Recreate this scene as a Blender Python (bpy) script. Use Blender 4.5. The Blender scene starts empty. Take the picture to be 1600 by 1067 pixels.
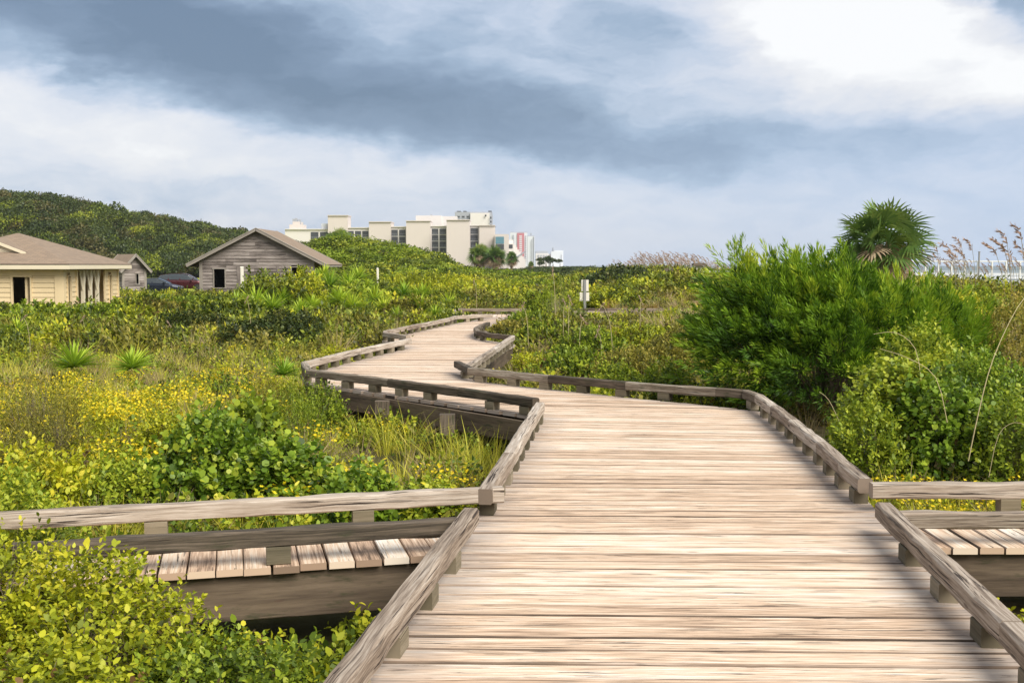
import bpy, math, random
import numpy as np
from mathutils import Vector
R = math.radians
rnd = random.Random(7)
rng = np.random.default_rng(11)
S = bpy.context.scene
COL = S.collection

# ---------------------------------------------------------------- camera
F, CX, CY, HOR, EYE = 1700.0, 800.0, 533.5, 415.0, 1.6
PITCH = math.atan((CY - HOR) / F)
cam = bpy.data.cameras.new("camera")
cam.sensor_width = 36.0
cam.lens = 36.0 * F / 1600.0
cam.clip_start, cam.clip_end = 0.05, 30000
cam_o = bpy.data.objects.new("camera", cam)
COL.objects.link(cam_o)
cam_o.location = (0, 0, EYE)
cam_o.rotation_euler = (math.pi / 2 - PITCH, 0, 0)
S.camera = cam_o

# ---------------------------------------------------------------- sun and sky
SUN_EL, SUN_AZ = 44.0, 138.0          # azimuth clockwise from the view direction (+Y)
SX, SY = math.sin(R(SUN_AZ)), math.cos(R(SUN_AZ))
sun = bpy.data.lights.new("sun", 'SUN')
sun.energy = 3.1
sun.angle = R(40)
sun.color = (1.0, 0.94, 0.83)
sun_o = bpy.data.objects.new("sun", sun)
COL.objects.link(sun_o)
sun_o.rotation_euler = Vector((SX * math.cos(R(SUN_EL)), SY * math.cos(R(SUN_EL)), math.sin(R(SUN_EL)))).to_track_quat('Z', 'Y').to_euler()
S.view_settings.view_transform = 'Standard'
S.view_settings.look = 'None'
S.view_settings.gamma = 1
S.view_settings.exposure = 0.78
S.render.engine = 'CYCLES'
S.cycles.max_bounces = 6
S.cycles.diffuse_bounces = 3
S.cycles.transmission_bounces = 4
S.cycles.transparent_max_bounces = 8
S.cycles.caustics_reflective = False
S.cycles.caustics_refractive = False

W = bpy.data.worlds.new("World")
S.world = W
W.use_nodes = True

class NT:
    """small node-tree writer"""
    def __init__(s, tree):
        s.t = tree; s.n = tree.nodes; s.l = tree.links
    def node(s, typ, **kw):
        n = s.n.new(typ)
        for k, v in kw.items(): setattr(n, k, v)
        return n
    def put(s, sock, v):
        if v is None: return
        if isinstance(v, bpy.types.NodeSocket): s.l.new(v, sock)
        else:
            if isinstance(v, (tuple, list)) and sock.type == 'RGBA' and len(v) == 3: v = (*v, 1)
            sock.default_value = v
    def math(s, op, a, b=None, c=None, clamp=False):
        n = s.node('ShaderNodeMath', operation=op, use_clamp=clamp)
        s.put(n.inputs[0], a); s.put(n.inputs[1], b); s.put(n.inputs[2], c)
        return n.outputs[0]
    def mix(s, f, a, b, blend='MIX'):
        n = s.node('ShaderNodeMix', data_type='RGBA', blend_type=blend)
        s.put(n.inputs[0], f); s.put(n.inputs[6], a); s.put(n.inputs[7], b)
        return n.outputs[2]
    def ramp(s, f, stops, interp='LINEAR'):
        n = s.node('ShaderNodeValToRGB')
        r = n.color_ramp; r.interpolation = interp
        while len(r.elements) < len(stops): r.elements.new(0.5)
        for e, (p, c) in zip(r.elements, stops):
            e.position = p; e.color = (*c, 1) if len(c) == 3 else c
        s.put(n.inputs[0], f)
        return n.outputs[0]
    def noise(s, vec, scale, detail=4, rough=0.55, dist=0.0, col=False, dim='3D'):
        n = s.node('ShaderNodeTexNoise', noise_dimensions=dim)
        s.put(n.inputs['Vector'], vec); n.inputs['Scale'].default_value = scale
        n.inputs['Detail'].default_value = detail; n.inputs['Roughness'].default_value = rough
        n.inputs['Distortion'].default_value = dist
        return n.outputs[1 if col else 0]
    def comb(s, x, y, z):
        n = s.node('ShaderNodeCombineXYZ')
        s.put(n.inputs[0], x); s.put(n.inputs[1], y); s.put(n.inputs[2], z)
        return n.outputs[0]
    def sep(s, v):
        n = s.node('ShaderNodeSeparateXYZ'); s.put(n.inputs[0], v); return n.outputs
    def mapping(s, v, scale=(1, 1, 1), loc=(0, 0, 0), rot=(0, 0, 0)):
        n = s.node('ShaderNodeMapping'); s.put(n.inputs[0], v)
        n.inputs[1].default_value = loc; n.inputs[2].default_value = rot; n.inputs[3].default_value = scale
        return n.outputs[0]
    def vmul(s, v, k):
        n = s.node('ShaderNodeVectorMath', operation='SCALE'); s.put(n.inputs[0], v); s.put(n.inputs['Scale'], k); return n.outputs[0]
    def vadd(s, a, b):
        n = s.node('ShaderNodeVectorMath', operation='ADD'); s.put(n.inputs[0], a); s.put(n.inputs[1], b); return n.outputs[0]
    def attr(s, name, out='Fac'):
        n = s.node('ShaderNodeAttribute', attribute_name=name); return n.outputs[out]

def build_world():
    t = NT(W.node_tree); t.n.clear()
    tc = t.node('ShaderNodeTexCoord')
    D = t.sep(tc.outputs['Generated'])
    # azimuth and elevation of the looking direction (radians), a sky map like any panorama
    u0 = t.math('ARCTAN2', D[0], D[1])
    v0 = t.math('ARCSINE', D[2])
    p = t.comb(u0, t.math('MULTIPLY', v0, 2.2), 0.0)
    wa = t.sep(t.noise(p, 3.2, 6, 0.55, col=True))
    wb = t.sep(t.noise(p, 11.0, 6, 0.62, col=True))
    u = t.math('ADD', u0, t.math('ADD', t.math('MULTIPLY', t.math('SUBTRACT', wa[0], 0.5), 0.20), t.math('MULTIPLY', t.math('SUBTRACT', wb[0], 0.5), 0.085)))
    v = t.math('ADD', v0, t.math('ADD', t.math('MULTIPLY', t.math('SUBTRACT', wa[1], 0.5), 0.055), t.math('MULTIPLY', t.math('SUBTRACT', wb[1], 0.5), 0.045)))
    # (px, py, rx, ry, tilt, amount): dark and bright cloud masses
    blobs = [(60, 30, 360, 78, 8, -0.42), (330, 110, 260, 70, 12, -0.34), (620, 165, 260, 60, 9, -0.30), (900, 205, 300, 46, 4, -0.25), (1230, 235, 330, 30, 0, -0.20),
             (760, 40, 330, 80, 0, -0.22), (1040, 130, 150, 50, 5, -0.08), (560, 100, 90, 40, 0, .12), (830, 60, 90, 40, 0, .08),
             (90, 170, 200, 38, 16, .10), (330, 240, 260, 32, 3, .12), (330, 182, 90, 14, 6, -0.10),
             (1275, 45, 110, 85, 0, .46), (1430, 140, 170, 46, 14, .26), (1120, 60, 80, 60, 0, .08), (1500, 62, 110, 24, 20, -0.35), (1580, 18, 90, 18, 10, .2), (1570, 155, 90, 30, 0, .12),
             (1580, 330, 200, 80, 0, -0.08), (250, 330, 260, 50, 0, -0.04)]
    B = 0.67
    for px, py, rx, ry, tl, am in blobs:
        cu, cv = (px - CX) / F, (HOR - py) / F
        du = t.math('SUBTRACT', u, cu); dv = t.math('SUBTRACT', v, cv)
        c, s_ = math.cos(-R(tl)), math.sin(-R(tl))
        a = t.math('MULTIPLY', t.math('ADD', t.math('MULTIPLY', du, c), t.math('MULTIPLY', dv, s_)), F / rx)
        b = t.math('MULTIPLY', t.math('ADD', t.math('MULTIPLY', du, -s_), t.math('MULTIPLY', dv, c)), F / ry)
        d2 = t.math('ADD', t.math('MULTIPLY', a, a), t.math('MULTIPLY', b, b))
        g = t.math('POWER', 2.718, t.math('MULTIPLY', t.math('POWER', d2, 1.5), -0.55))
        B = t.math('ADD', B, t.math('MULTIPLY', g, am))
    bil = t.math('ABSOLUTE', t.math('SUBTRACT', t.noise(t.comb(u, t.math('MULTIPLY', v, 2.4), 7.0), 9.0, 7, 0.6), 0.5))
    fine = t.noise(t.comb(u, t.math('MULTIPLY', v, 2.6), 3.0), 7.0, 8, 0.58)
    B = t.math('ADD', B, t.math('MULTIPLY', t.math('SUBTRACT', fine, 0.5), 0.62))
    B = t.math('ADD', B, t.math('MULTIPLY', t.math('SUBTRACT', 0.09, bil), 0.55))
    cloud = t.ramp(B, [(0.0, (.115, .165, .24)), (0.20, (.165, .225, .315)), (0.40, (.26, .335, .44)), (0.56, (.39, .45, .55)), (0.70, (.525, .55, .61)), (0.84, (.61, .615, .64)), (1.0, (.73, .73, .73))])
    # blue air low over the sea, right of the view
    low = t.math('SUBTRACT', 1.0, t.math('MULTIPLY', t.math('ABSOLUTE', v0), 7.5), clamp=True)
    rt = t.math('MULTIPLY_ADD', u0, 1.3, 0.35, clamp=True)
    blue = t.mix(low, (.29, .40, .60), (.42, .52, .68))
    cloud = t.mix(t.math('MULTIPLY', t.math('MULTIPLY', t.math('POWER', low, 0.6), rt), 0.85), cloud, blue)
    # unseen sky overhead and behind the view: grey added to cut fill light, raise contrast
    cloud = t.mix(t.math('MULTIPLY_ADD', D[1], -2.5, 1.6, clamp=True), cloud, (.40, .40, .40))
    cloud = t.mix(t.math('MULTIPLY_ADD', D[2], 3.0, -1.05, clamp=True), cloud, (.36, .385, .42))
    sky = t.node('ShaderNodeTexSky', sky_type='NISHITA')
    sky.sun_disc = False; sky.sun_elevation = R(SUN_EL); sky.sun_rotation = R(SUN_AZ)
    sky.air_density = 1.0; sky.dust_density = 2.0
    # overcast: the clouds cover nearly all of the clear sky behind them
    c10 = t.vmul(cloud, 8.3)
    colr = t.mix(0.9, sky.outputs[0], c10)
    bg = t.node('ShaderNodeBackground'); t.put(bg.inputs[0], colr); bg.inputs[1].default_value = 0.1
    out = t.node('ShaderNodeOutputWorld'); t.l.new(bg.outputs[0], out.inputs[0])
build_world()

# ---------------------------------------------------------------- pixel <-> world helpers (only used to find real positions)
_fw = np.array([0, math.cos(PITCH), -math.sin(PITCH)]); _up = np.array([0, math.sin(PITCH), math.cos(PITCH)])
def ray(px, py):
    return _fw * F + np.array([1., 0, 0]) * (px - CX) + _up * (CY - py)
def G(px, py, z=0.0):
    d = ray(px, py); k = (z - EYE) / d[2]
    return (d[0] * k, d[1] * k)
def P(px, py, y):
    d = ray(px, py); k = y / d[1]
    return (d[0] * k, y, EYE + d[2] * k)
def PX(px, y): return P(px, HOR, y)[0]
def PZ(py, y): return P(CX, py, y)[2]

# ---------------------------------------------------------------- mesh writer
def fbm(x, y, s=1.0, seed=0.0):
    x = np.asarray(x, float) / s; y = np.asarray(y, float) / s
    v = 0; a = 1; tot = 0; k = 1
    for i in range(4):
        v = v + a * np.sin(x * 1.7 * k + 1.3 * i + seed + 1.2 * np.sin(y * 1.1 * k + i * 2.1 + seed)) * np.cos(y * 1.9 * k - 0.7 * i + seed * 1.7 + 1.1 * np.sin(x * 0.9 * k + i))
        tot += a; a *= .5; k *= 2.03
    return v / tot

class MB:
    def __init__(s):
        s.v = []; s.f = []; s.uv = []; s.tone = []; s.mi = []; s.edge = []
    def quad(s, pts, tone=.5, uv=None, mi=0, edge=None):
        b = len(s.v); s.v += [tuple(p) for p in pts]; s.tone += [tone] * len(pts)
        s.edge += list(edge) if edge is not None else [1.0] * len(pts)
        s.f.append(tuple(range(b, b + len(pts)))); s.mi.append(mi)
        s.uv += list(uv) if uv is not None else [(p[0] + p[1], p[2]) for p in pts]
    def box(s, lo, hi, tone=.5, mi=0, rz=0, c=None, taper=0):
        x0, y0, z0 = lo; x1, y1, z1 = hi
        q = [(x0, y0, z0), (x1, y0, z0), (x1, y1, z0), (x0, y1, z0), (x0 + taper, y0 + taper, z1), (x1 - taper, y0 + taper, z1), (x1 - taper, y1 - taper, z1), (x0 + taper, y1 - taper, z1)]
        if rz:
            cx, cy = c if c else ((x0 + x1) / 2, (y0 + y1) / 2)
            co, si = math.cos(rz), math.sin(rz)
            q = [(cx + (a - cx) * co - (b - cy) * si, cy + (a - cx) * si + (b - cy) * co, z) for a, b, z in q]
        dx, dy, dz = x1 - x0, y1 - y0, z1 - z0
        o = rnd.random() * 50
        for idx, (du, dv) in (((0, 1, 5, 4), (dx, dz)), ((1, 2, 6, 5), (dy, dz)), ((2, 3, 7, 6), (dx, dz)), ((3, 0, 4, 7), (dy, dz)), ((4, 5, 6, 7), (dx, dy)), ((3, 2, 1, 0), (dx, dy))):
            if dv > du * 1.5: uv = [(o, 0), (o, du), (o + dv, du), (o + dv, 0)]
            else: uv = [(o, 0), (o + du, 0), (o + du, dv), (o, dv)]
            s.quad([q[i] for i in idx], tone, uv, mi)
    def beam(s, a, b, w, h, tone=.5, n=1, rough=0.0, ch=0.12, mi=0, endcut=(0, 0)):
        """timber from a to b, width w, height h, chamfered, n slices, slightly uneven"""
        a = np.array(a, float); b = np.array(b, float); L = np.linalg.norm(b - a); d = (b - a) / L
        up = np.array([0, 0, 1.]) if abs(d[2]) < .9 else np.array([0, 1., 0])
        sd = np.cross(d, up); sd /= np.linalg.norm(sd); up = np.cross(sd, d)
        c = ch * min(w, h); W2, H2 = w / 2, h / 2
        sec = [(-W2 + c, -H2), (W2 - c, -H2), (W2, -H2 + c), (W2, H2 - c), (W2 - c, H2), (-W2 + c, H2), (-W2, H2 - c), (-W2, -H2 + c)]
        per = [0]
        for i in range(8): per.append(per[-1] + math.dist(sec[i], sec[(i + 1) % 8]))
        o = rnd.random() * 60; ov = rnd.random() * 20
        rings = []
        for k in range(n + 1):
            f = k / n; ring = []
            for i, (x, z) in enumerate(sec):
                jx = rnd.uniform(-1, 1) * rough if 0 < k < n else 0; jz = rnd.uniform(-1, 1) * rough if 0 < k < n else 0
                e = (endcut[0] * x if k == 0 else 0) + (endcut[1] * x if k == n else 0)
                ring.append(a + d * (L * f + e) + sd * (x + jx) + up * (z + jz))
            rings.append(ring)
        for k in range(n):
            for i in range(8):
                j = (i + 1) % 8
                u0, u1 = o + L * k / n, o + L * (k + 1) / n
                s.quad([rings[k][i], rings[k][j], rings[k + 1][j], rings[k + 1][i]], tone, [(u0, ov + per[i]), (u0, ov + per[i + 1]), (u1, ov + per[i + 1]), (u1, ov + per[i])], mi)
        s.quad(rings[0][::-1], tone, [(o, ov)] * 8, mi); s.quad(rings[-1], tone, [(o, ov)] * 8, mi)
    def tube(s, pts, r0, r1=None, n=6, tone=.5, mi=0):
        r1 = r0 if r1 is None else r1
        pts = [np.array(p, float) for p in pts]; rings = []
        for k, p in enumerate(pts):
            d = pts[min(k + 1, len(pts) - 1)] - pts[max(k - 1, 0)]; d /= (np.linalg.norm(d) + 1e-9)
            a = np.cross(d, [0.3, 0.9, 0.2]); a /= np.linalg.norm(a); b = np.cross(d, a)
            r = r0 + (r1 - r0) * k / (len(pts) - 1)
            rings.append([p + (a * math.cos(2 * math.pi * i / n) + b * math.sin(2 * math.pi * i / n)) * r for i in range(n)])
        for k in range(len(pts) - 1):
            for i in range(n):
                j = (i + 1) % n
                s.quad([rings[k][i], rings[k][j], rings[k + 1][j], rings[k + 1][i]], tone, [(k * .3, i / n), (k * .3, (i + 1) / n), (k * .3 + .3, (i + 1) / n), (k * .3 + .3, i / n)], mi)
        s.quad(rings[-1], tone, None, mi)
    def mesh(s, name, off=(0, 0, 0), weld=False):
        V = np.array(s.v, float) - np.array(off, float)
        me = bpy.data.meshes.new(name)
        cnt = np.array([len(f) for f in s.f]); li = np.concatenate([np.array(f) for f in s.f])
        me.vertices.add(len(V)); me.vertices.foreach_set('co', V.ravel())
        me.loops.add(len(li)); me.loops.foreach_set('vertex_index', li)
        me.polygons.add(len(cnt)); me.polygons.foreach_set('loop_start', np.concatenate([[0], np.cumsum(cnt)[:-1]]))
        me.polygons.foreach_set('material_index', np.array(s.mi))
        uvl = me.uv_layers.new(name='UVMap'); uvl.data.foreach_set('uv', np.array([s.uv[i] for i in li], float).ravel())
        a = me.attributes.new('tone', 'FLOAT', 'POINT'); a.data.foreach_set('value', np.array(s.tone, float))
        a = me.attributes.new('edge', 'FLOAT', 'POINT'); a.data.foreach_set('value', np.array(s.edge, float))
        me.update(calc_edges=True)
        return me

def npmesh(name, V, faces_n, tone=None, extra=None):
    """V (k, n, 3): k faces of n own vertices each"""
    k, n = V.shape[:2]
    me = bpy.data.meshes.new(name)
    me.vertices.add(k * n); me.vertices.foreach_set('co', V.reshape(-1).astype(np.float32))
    me.loops.add(k * n); me.loops.foreach_set('vertex_index', np.arange(k * n, dtype=np.int32))
    me.polygons.add(k); me.polygons.foreach_set('loop_start', np.arange(0, k * n, n, dtype=np.int32))
    a = me.attributes.new('tone', 'FLOAT', 'POINT')
    a.data.foreach_set('value', np.repeat(tone if tone is not None else np.full(k, .5), n).astype(np.float32))
    me.update(calc_edges=True)
    return me

def tag(o, label=None, cat=None, group=None, kind=None):
    if label: o['label'] = label
    if cat: o['category'] = cat
    if group: o['group'] = group
    if kind: o['kind'] = kind
    return o
def empty(name, loc, label, cat, group=None, rz=0):
    o = bpy.data.objects.new(name, None); o.empty_display_size = .2; COL.objects.link(o)
    o.location = loc; o.rotation_euler = (0, 0, rz)
    return tag(o, label, cat, group)
def wpos(o):
    p = Vector((0, 0, 0))
    while o: p = p + o.location; o = o.parent
    return p
def link(name, me, mats, parent=None, loc=(0, 0, 0), smooth=False):
    o = bpy.data.objects.new(name, me); COL.objects.link(o)
    for m in (mats if isinstance(mats, (list, tuple)) else [mats]): me.materials.append(m)
    o.location = loc
    if parent: o.parent = parent
    if smooth: me.polygons.foreach_set('use_smooth', [True] * len(me.polygons))
    return o
def part(name, mb, mats, parent, label=None, smooth=False):
    """mb in world coordinates, parent unrotated"""
    o = link(name, mb.mesh(name, wpos(parent)), mats, parent, smooth=smooth)
    if label: o['label'] = label
    return o
def copy_tree(o, parent=None):
    c = o.copy(); COL.objects.link(c)
    if parent: c.parent = parent
    for ch in list(o.children): copy_tree(ch, c)
    return c

# ---------------------------------------------------------------- materials
def new_mat(name):
    m = bpy.data.materials.new(name); m.use_nodes = True
    t = NT(m.node_tree); t.n.clear()
    out = t.node('ShaderNodeOutputMaterial'); b = t.node('ShaderNodeBsdfPrincipled')
    t.l.new(b.outputs[0], out.inputs[0])
    return m, t, b, out
def bump(t, b, h, strength=.5, dist=.01):
    n = t.node('ShaderNodeBump'); n.inputs['Strength'].default_value = strength; n.inputs['Distance'].default_value = dist
    t.put(n.inputs['Height'], h); t.l.new(n.outputs[0], b.inputs['Normal'])
def plain(name, col, rough=.6, var=.12, scale=3, metal=0.0, spec=.5):
    m, t, b, o = new_mat(name)
    tc = t.node('ShaderNodeTexCoord')
    n = t.noise(tc.outputs['Object'], scale, 5, .6)
    f = t.math('MULTIPLY_ADD', t.math('SUBTRACT', n, .5), var * 2.5, 1.0)
    t.put(b.inputs['Base Color'], t.vmul(t.mix(0, (*col, 1), (*col, 1)), f))
    b.inputs['Roughness'].default_value = rough; b.inputs['Metallic'].default_value = metal
    b.inputs['Specular IOR Level'].default_value = spec
    return m
def wood(name, cols, crack=.5, moss=0.0, streak=38, rough=.8, edgegrey=False, knots=True, tw=.34, ckth=.615, gt=.47, f2=.22, us=.9, cu=1.1, cs=1.6):
    """weathered timber: grain runs along U, tone differs per board"""
    m, t, b, o = new_mat(name)
    uv = t.node('ShaderNodeUVMap').outputs[0]; tone = t.attr('tone')
    s = t.sep(uv)
    off = t.math('MULTIPLY', tone, 37.0)
    q = t.comb(s[0], s[1], off)
    g1 = t.noise(t.mapping(q, (us, streak, 1)), 1.0, 8, .68, .2)
    g2 = t.noise(t.mapping(q, (3.0, streak * 3.4, 1)), 1.0, 5, .65, .3)
    g3 = t.noise(t.mapping(q, (.9, 5, 1)), 1.0, 4, .55)
    f = t.math('ADD', t.math('MULTIPLY', g1, .55), t.math('ADD', t.math('MULTIPLY', g3, .35), t.math('MULTIPLY', t.math('SUBTRACT', g2, .5), f2 * 1.6)))
    f = t.math('ADD', f, t.math('MULTIPLY', t.math('SUBTRACT', tone, .5), tw))
    k = len(cols)
    col = t.ramp(f, [(.21 + .48 * i / (k - 1), c) for i, c in enumerate(cols)])
    if edgegrey:
        e = t.attr('edge')
        n = t.noise(t.mapping(q, (2.2, 9, 1)), 1.0, 4, .6)
        w = t.math('MULTIPLY_ADD', t.math('SUBTRACT', t.math('MULTIPLY', n, .75), e), 3.0, .0, clamp=True)
        col = t.mix(t.math('MULTIPLY', w, .72), col, (.30, .27, .255))
    # long dark checks
    c1 = t.noise(t.mapping(q, (cu, streak * cs, 1)), 1.0, 4, .55, .5)
    ck = t.math('MULTIPLY_ADD', t.math('SUBTRACT', c1, ckth), 42.0, 0.0, clamp=True)
    gate = t.math('MULTIPLY_ADD', t.math('SUBTRACT', t.noise(t.mapping(q, (1.3, 6, 1)), 1.0, 2, .5), gt), 7.0, 0.0, clamp=True)
    ck = t.math('MULTIPLY', ck, gate)
    col = t.mix(t.math('MULTIPLY', ck, crack), col, (.035, .025, .02))
    if knots:
        vo = t.node('ShaderNodeTexVoronoi'); vo.inputs['Scale'].default_value = 1.0
        t.put(vo.inputs['Vector'], t.mapping(q, (2.1, 7.5, 1)))
        kd = t.math('MULTIPLY_ADD', t.math('SUBTRACT', .085, vo.outputs['Distance']), 26.0, 0, clamp=True)
        kg = t.math('GREATER_THAN', t.sep(vo.outputs['Color'])[0], .62)
        col = t.mix(t.math('MULTIPLY', t.math('MULTIPLY', kd, kg), .6), col, (.10, .06, .045))
    if moss:
        ms = t.noise(t.mapping(q, (3.5, 14, 1)), 1.0, 5, .65)
        mf = t.math('MULTIPLY_ADD', t.math('SUBTRACT', ms, .56), 9.0, 0, clamp=True)
        col = t.mix(t.math('MULTIPLY', mf, moss), col, (.045, .05, .025))
    t.put(b.inputs['Base Color'], col)
    b.inputs['Roughness'].default_value = rough; b.inputs['Specular IOR Level'].default_value = .25
    h = t.math('SUBTRACT', t.math('ADD', t.math('MULTIPLY', g1, .5), t.math('MULTIPLY', g2, .4)), t.math('MULTIPLY', ck, .9))
    bump(t, b, h, .55, .006)
    return m
def leaf(name, stops, trans=.3, rough=.5, spec=.35, hue=.0):
    m, t, b, o = new_mat(name)
    tone = t.attr('tone')
    oi = t.node('ShaderNodeObjectInfo')
    geo = t.node('ShaderNodeNewGeometry')
    n = t.noise(geo.outputs['Position'], .45, 2, .5)
    f = t.math('ADD', t.math('MULTIPLY_ADD', tone, .74, .13), t.math('ADD', t.math('MULTIPLY', t.math('SUBTRACT', oi.outputs['Random'], .5), .22), t.math('MULTIPLY', t.math('SUBTRACT', n, .5), .55)))
    col = t.ramp(f, stops)
    t.put(b.inputs['Base Color'], col); b.inputs['Roughness'].default_value = rough
    b.inputs['Specular IOR Level'].default_value = spec
    tr = t.node('ShaderNodeBsdfTranslucent'); t.put(tr.inputs[0], t.vmul(col, 1.25))
    mx = t.node('ShaderNodeMixShader'); mx.inputs[0].default_value = trans
    t.l.new(b.outputs[0], mx.inputs[1]); t.l.new(tr.outputs[0], mx.inputs[2]); t.l.new(mx.outputs[0], o.inputs[0])
    return m

M = {}
M['deck'] = wood('deck_planks', [(.22, .15, .105), (.48, .34, .24), (.66, .49, .355), (.75, .62, .50), (.81, .76, .70)], crack=.95, edgegrey=True, streak=34, tw=.17, f2=.75, ckth=.60, us=2.4, cu=3.6, cs=3.0, gt=.40)
M['walk'] = wood('walkway_planks', [(.20, .14, .10), (.45, .31, .22), (.64, .48, .35), (.72, .62, .51), (.78, .73, .67)], crack=.95, streak=26, tw=.26, f2=.5, ckth=.60, us=1.8, cu=2.6, cs=2.6)
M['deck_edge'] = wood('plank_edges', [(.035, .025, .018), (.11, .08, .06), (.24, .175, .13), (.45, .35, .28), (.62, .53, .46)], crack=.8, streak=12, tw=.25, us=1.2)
M['rail'] = wood('rail_timber', [(.11, .085, .065), (.23, .18, .14), (.36, .30, .245), (.47, .41, .35), (.62, .56, .50)], crack=.97, streak=26, tw=.20, ckth=.585, gt=.42, f2=.5, us=1.6, cu=1.8, cs=2.6)
M['raildark'] = wood('mossy_rail_timber', [(.045, .037, .028), (.095, .075, .055), (.16, .125, .095), (.24, .20, .155), (.42, .38, .32)], crack=.9, moss=.8, streak=26, ckth=.585, gt=.44, f2=.45, us=1.6, cu=1.8, cs=2.6)
M['block'] = wood('spacer_timber', [(.07, .06, .04), (.14, .12, .08), (.22, .185, .13), (.33, .28, .21)], crack=.6, moss=.35, streak=26)
M['beam'] = wood('beam_timber', [(.03, .023, .017), (.085, .062, .045), (.16, .12, .085), (.25, .19, .145)], crack=.9, moss=.75, streak=12, us=.8)
M['siding_grey'] = wood('weathered_siding', [(.05, .04, .037), (.13, .11, .10), (.24, .205, .19), (.33, .29, .27), (.42, .38, .36)], crack=.5, streak=10, tw=.2)
M['trim_grey'] = wood('weathered_trim', [(.16, .14, .12), (.28, .25, .22), (.38, .35, .32)], crack=.4, streak=12)
M['siding_cream'] = plain('cream_siding', (.74, .59, .36), .7, .10, 2.0)
M['trim_cream'] = plain('cream_trim', (.74, .66, .50), .65, .06, 2.0)
M['trim_pale'] = plain('pale_paint', (.78, .74, .66), .6, .08, 6)
M['dark'] = plain('dark_interior', (.02, .018, .016), .9, .1)
M['white_metal'] = plain('white_painted_rail', (.74, .75, .76), .5, .05, 4)
M['grey_metal'] = plain('grey_post', (.25, .25, .25), .6, .1, 4)
M['hotel'] = plain('hotel_render', (.62, .56, .53), .8, .06, .05)
M['hotel2'] = plain('hotel_render_pale', (.70, .665, .65), .8, .05, .05)
M['hotel3'] = plain('hotel_render_grey', (.36, .38, .43), .8, .05, .05)
M['towerwhite'] = plain('tower_white', (.66, .69, .74), .7, .04, .05)
M['towerred'] = plain('tower_rose', (.50, .17, .20), .7, .04, .05)
M['balcony'] = plain('balcony_shade', (.055, .06, .07), .5, .2, .3)
M['tealglass'] = plain('teal_glass', (.12, .25, .32), .25, .1, .3)
M['car_blue'] = plain('blue_black_paint', (.022, .028, .045), .25, .02, 2, .4)
M['car_red'] = plain('maroon_paint', (.075, .018, .022), .25, .02, 2, .4)
M['glass'] = plain('car_glass', (.05, .06, .07), .08, .02)
M['chrome'] = plain('car_chrome', (.6, .6, .62), .2, .02, 2, 1.0)
M['tyre'] = plain('tyre_rubber', (.02, .02, .02), .9, .1)
M['lamp_red'] = plain('tail_lamp', (.45, .03, .02), .3, .05)
M['bark'] = plain('bark', (.13, .10, .075), .9, .35, 18)
M['twig'] = plain('dry_twig', (.33, .27, .20), .85, .3, 12)
M['stalk'] = plain('dry_stalk', (.50, .42, .24), .8, .2, 9)

def shingles():
    m, t, b, o = new_mat('roof_shingles')
    uv = t.node('ShaderNodeUVMap').outputs[0]
    br = t.node('ShaderNodeTexBrick'); t.put(br.inputs['Vector'], uv)
    br.inputs['Scale'].default_value = 1.0; br.inputs['Brick Width'].default_value = .30; br.inputs['Row Height'].default_value = .14
    br.inputs['Mortar Size'].default_value = .008; br.inputs['Bias'].default_value = -.1
    br.inputs['Color1'].default_value = (.27, .195, .135, 1); br.inputs['Color2'].default_value = (.19, .14, .10, 1); br.inputs['Mortar'].default_value = (.12, .09, .07, 1)
    n = t.noise(t.mapping(uv, (1, 3, 1)), 1.3, 6, .6)
    t.put(b.inputs['Base Color'], t.mix(t.math('MULTIPLY', n, .55), br.outputs[0], (.32, .25, .19)))
    b.inputs['Roughness'].default_value = .9
    return m
M['shingle'] = shingles()

# foliage colours (tone 0..1 = leaf to leaf)
M['lf_green'] = leaf('leaf_green', [(0, (.20, .11, .035)), (.07, (.13, .075, .03)), (.11, (0.023, 0.042, 0.005)), (0.35, (0.100, 0.156, 0.013)), (0.65, (0.270, 0.358, 0.025)), (1, (0.504, 0.528, 0.046))])
M['lf_yellowgreen'] = leaf('leaf_yellowgreen', [(0, (.20, .11, .035)), (.07, (.13, .075, .03)), (.11, (0.050, 0.065, 0.007)), (0.35, (0.210, 0.258, 0.014)), (0.7, (0.475, 0.500, 0.025)), (1, (0.682, 0.594, 0.047))])
M['lf_olive'] = leaf('leaf_olive', [(0, (.20, .11, .035)), (.07, (.13, .075, .03)), (.11, (0.035, 0.036, 0.010)), (0.35, (0.116, 0.121, 0.019)), (0.65, (0.276, 0.259, 0.035)), (1, (0.462, 0.374, 0.075))])
M['lf_cedar'] = leaf('leaf_cedar', [(0, (.016, .042, .006)), (.32, (.075, .165, .013)), (.60, (.24, .39, .025)), (1, (.55, .60, .05))], trans=.25)
M['lf_round'] = leaf('leaf_round', [(0, (.20, .11, .035)), (.07, (.13, .075, .03)), (.11, (0.020, 0.045, 0.007)), (0.4, (0.094, 0.171, 0.014)), (0.75, (0.252, 0.372, 0.033)), (1, (0.506, 0.528, 0.056))], rough=.4)
M['lf_far'] = leaf('leaf_far', [(0, (0.011, 0.022, 0.006)), (0.4, (0.036, 0.059, 0.011)), (0.7, (0.086, 0.113, 0.017)), (1, (0.160, 0.144, 0.024))], trans=.15)
M['lf_thicket'] = leaf('leaf_thicket', [(0, (0.016, 0.032, 0.005)), (0.4, (0.084, 0.120, 0.012)), (0.7, (0.257, 0.304, 0.023)), (1, (0.480, 0.456, 0.036))], trans=.2)
M['lf_palm'] = leaf('palm_fan', [(0, (0.032, 0.062, 0.019)), (.45, (0.099, 0.178, 0.038)), (.8, (0.234, 0.320, 0.068)), (1, (0.398, 0.350, 0.119))], trans=.2, rough=.4)
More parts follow.
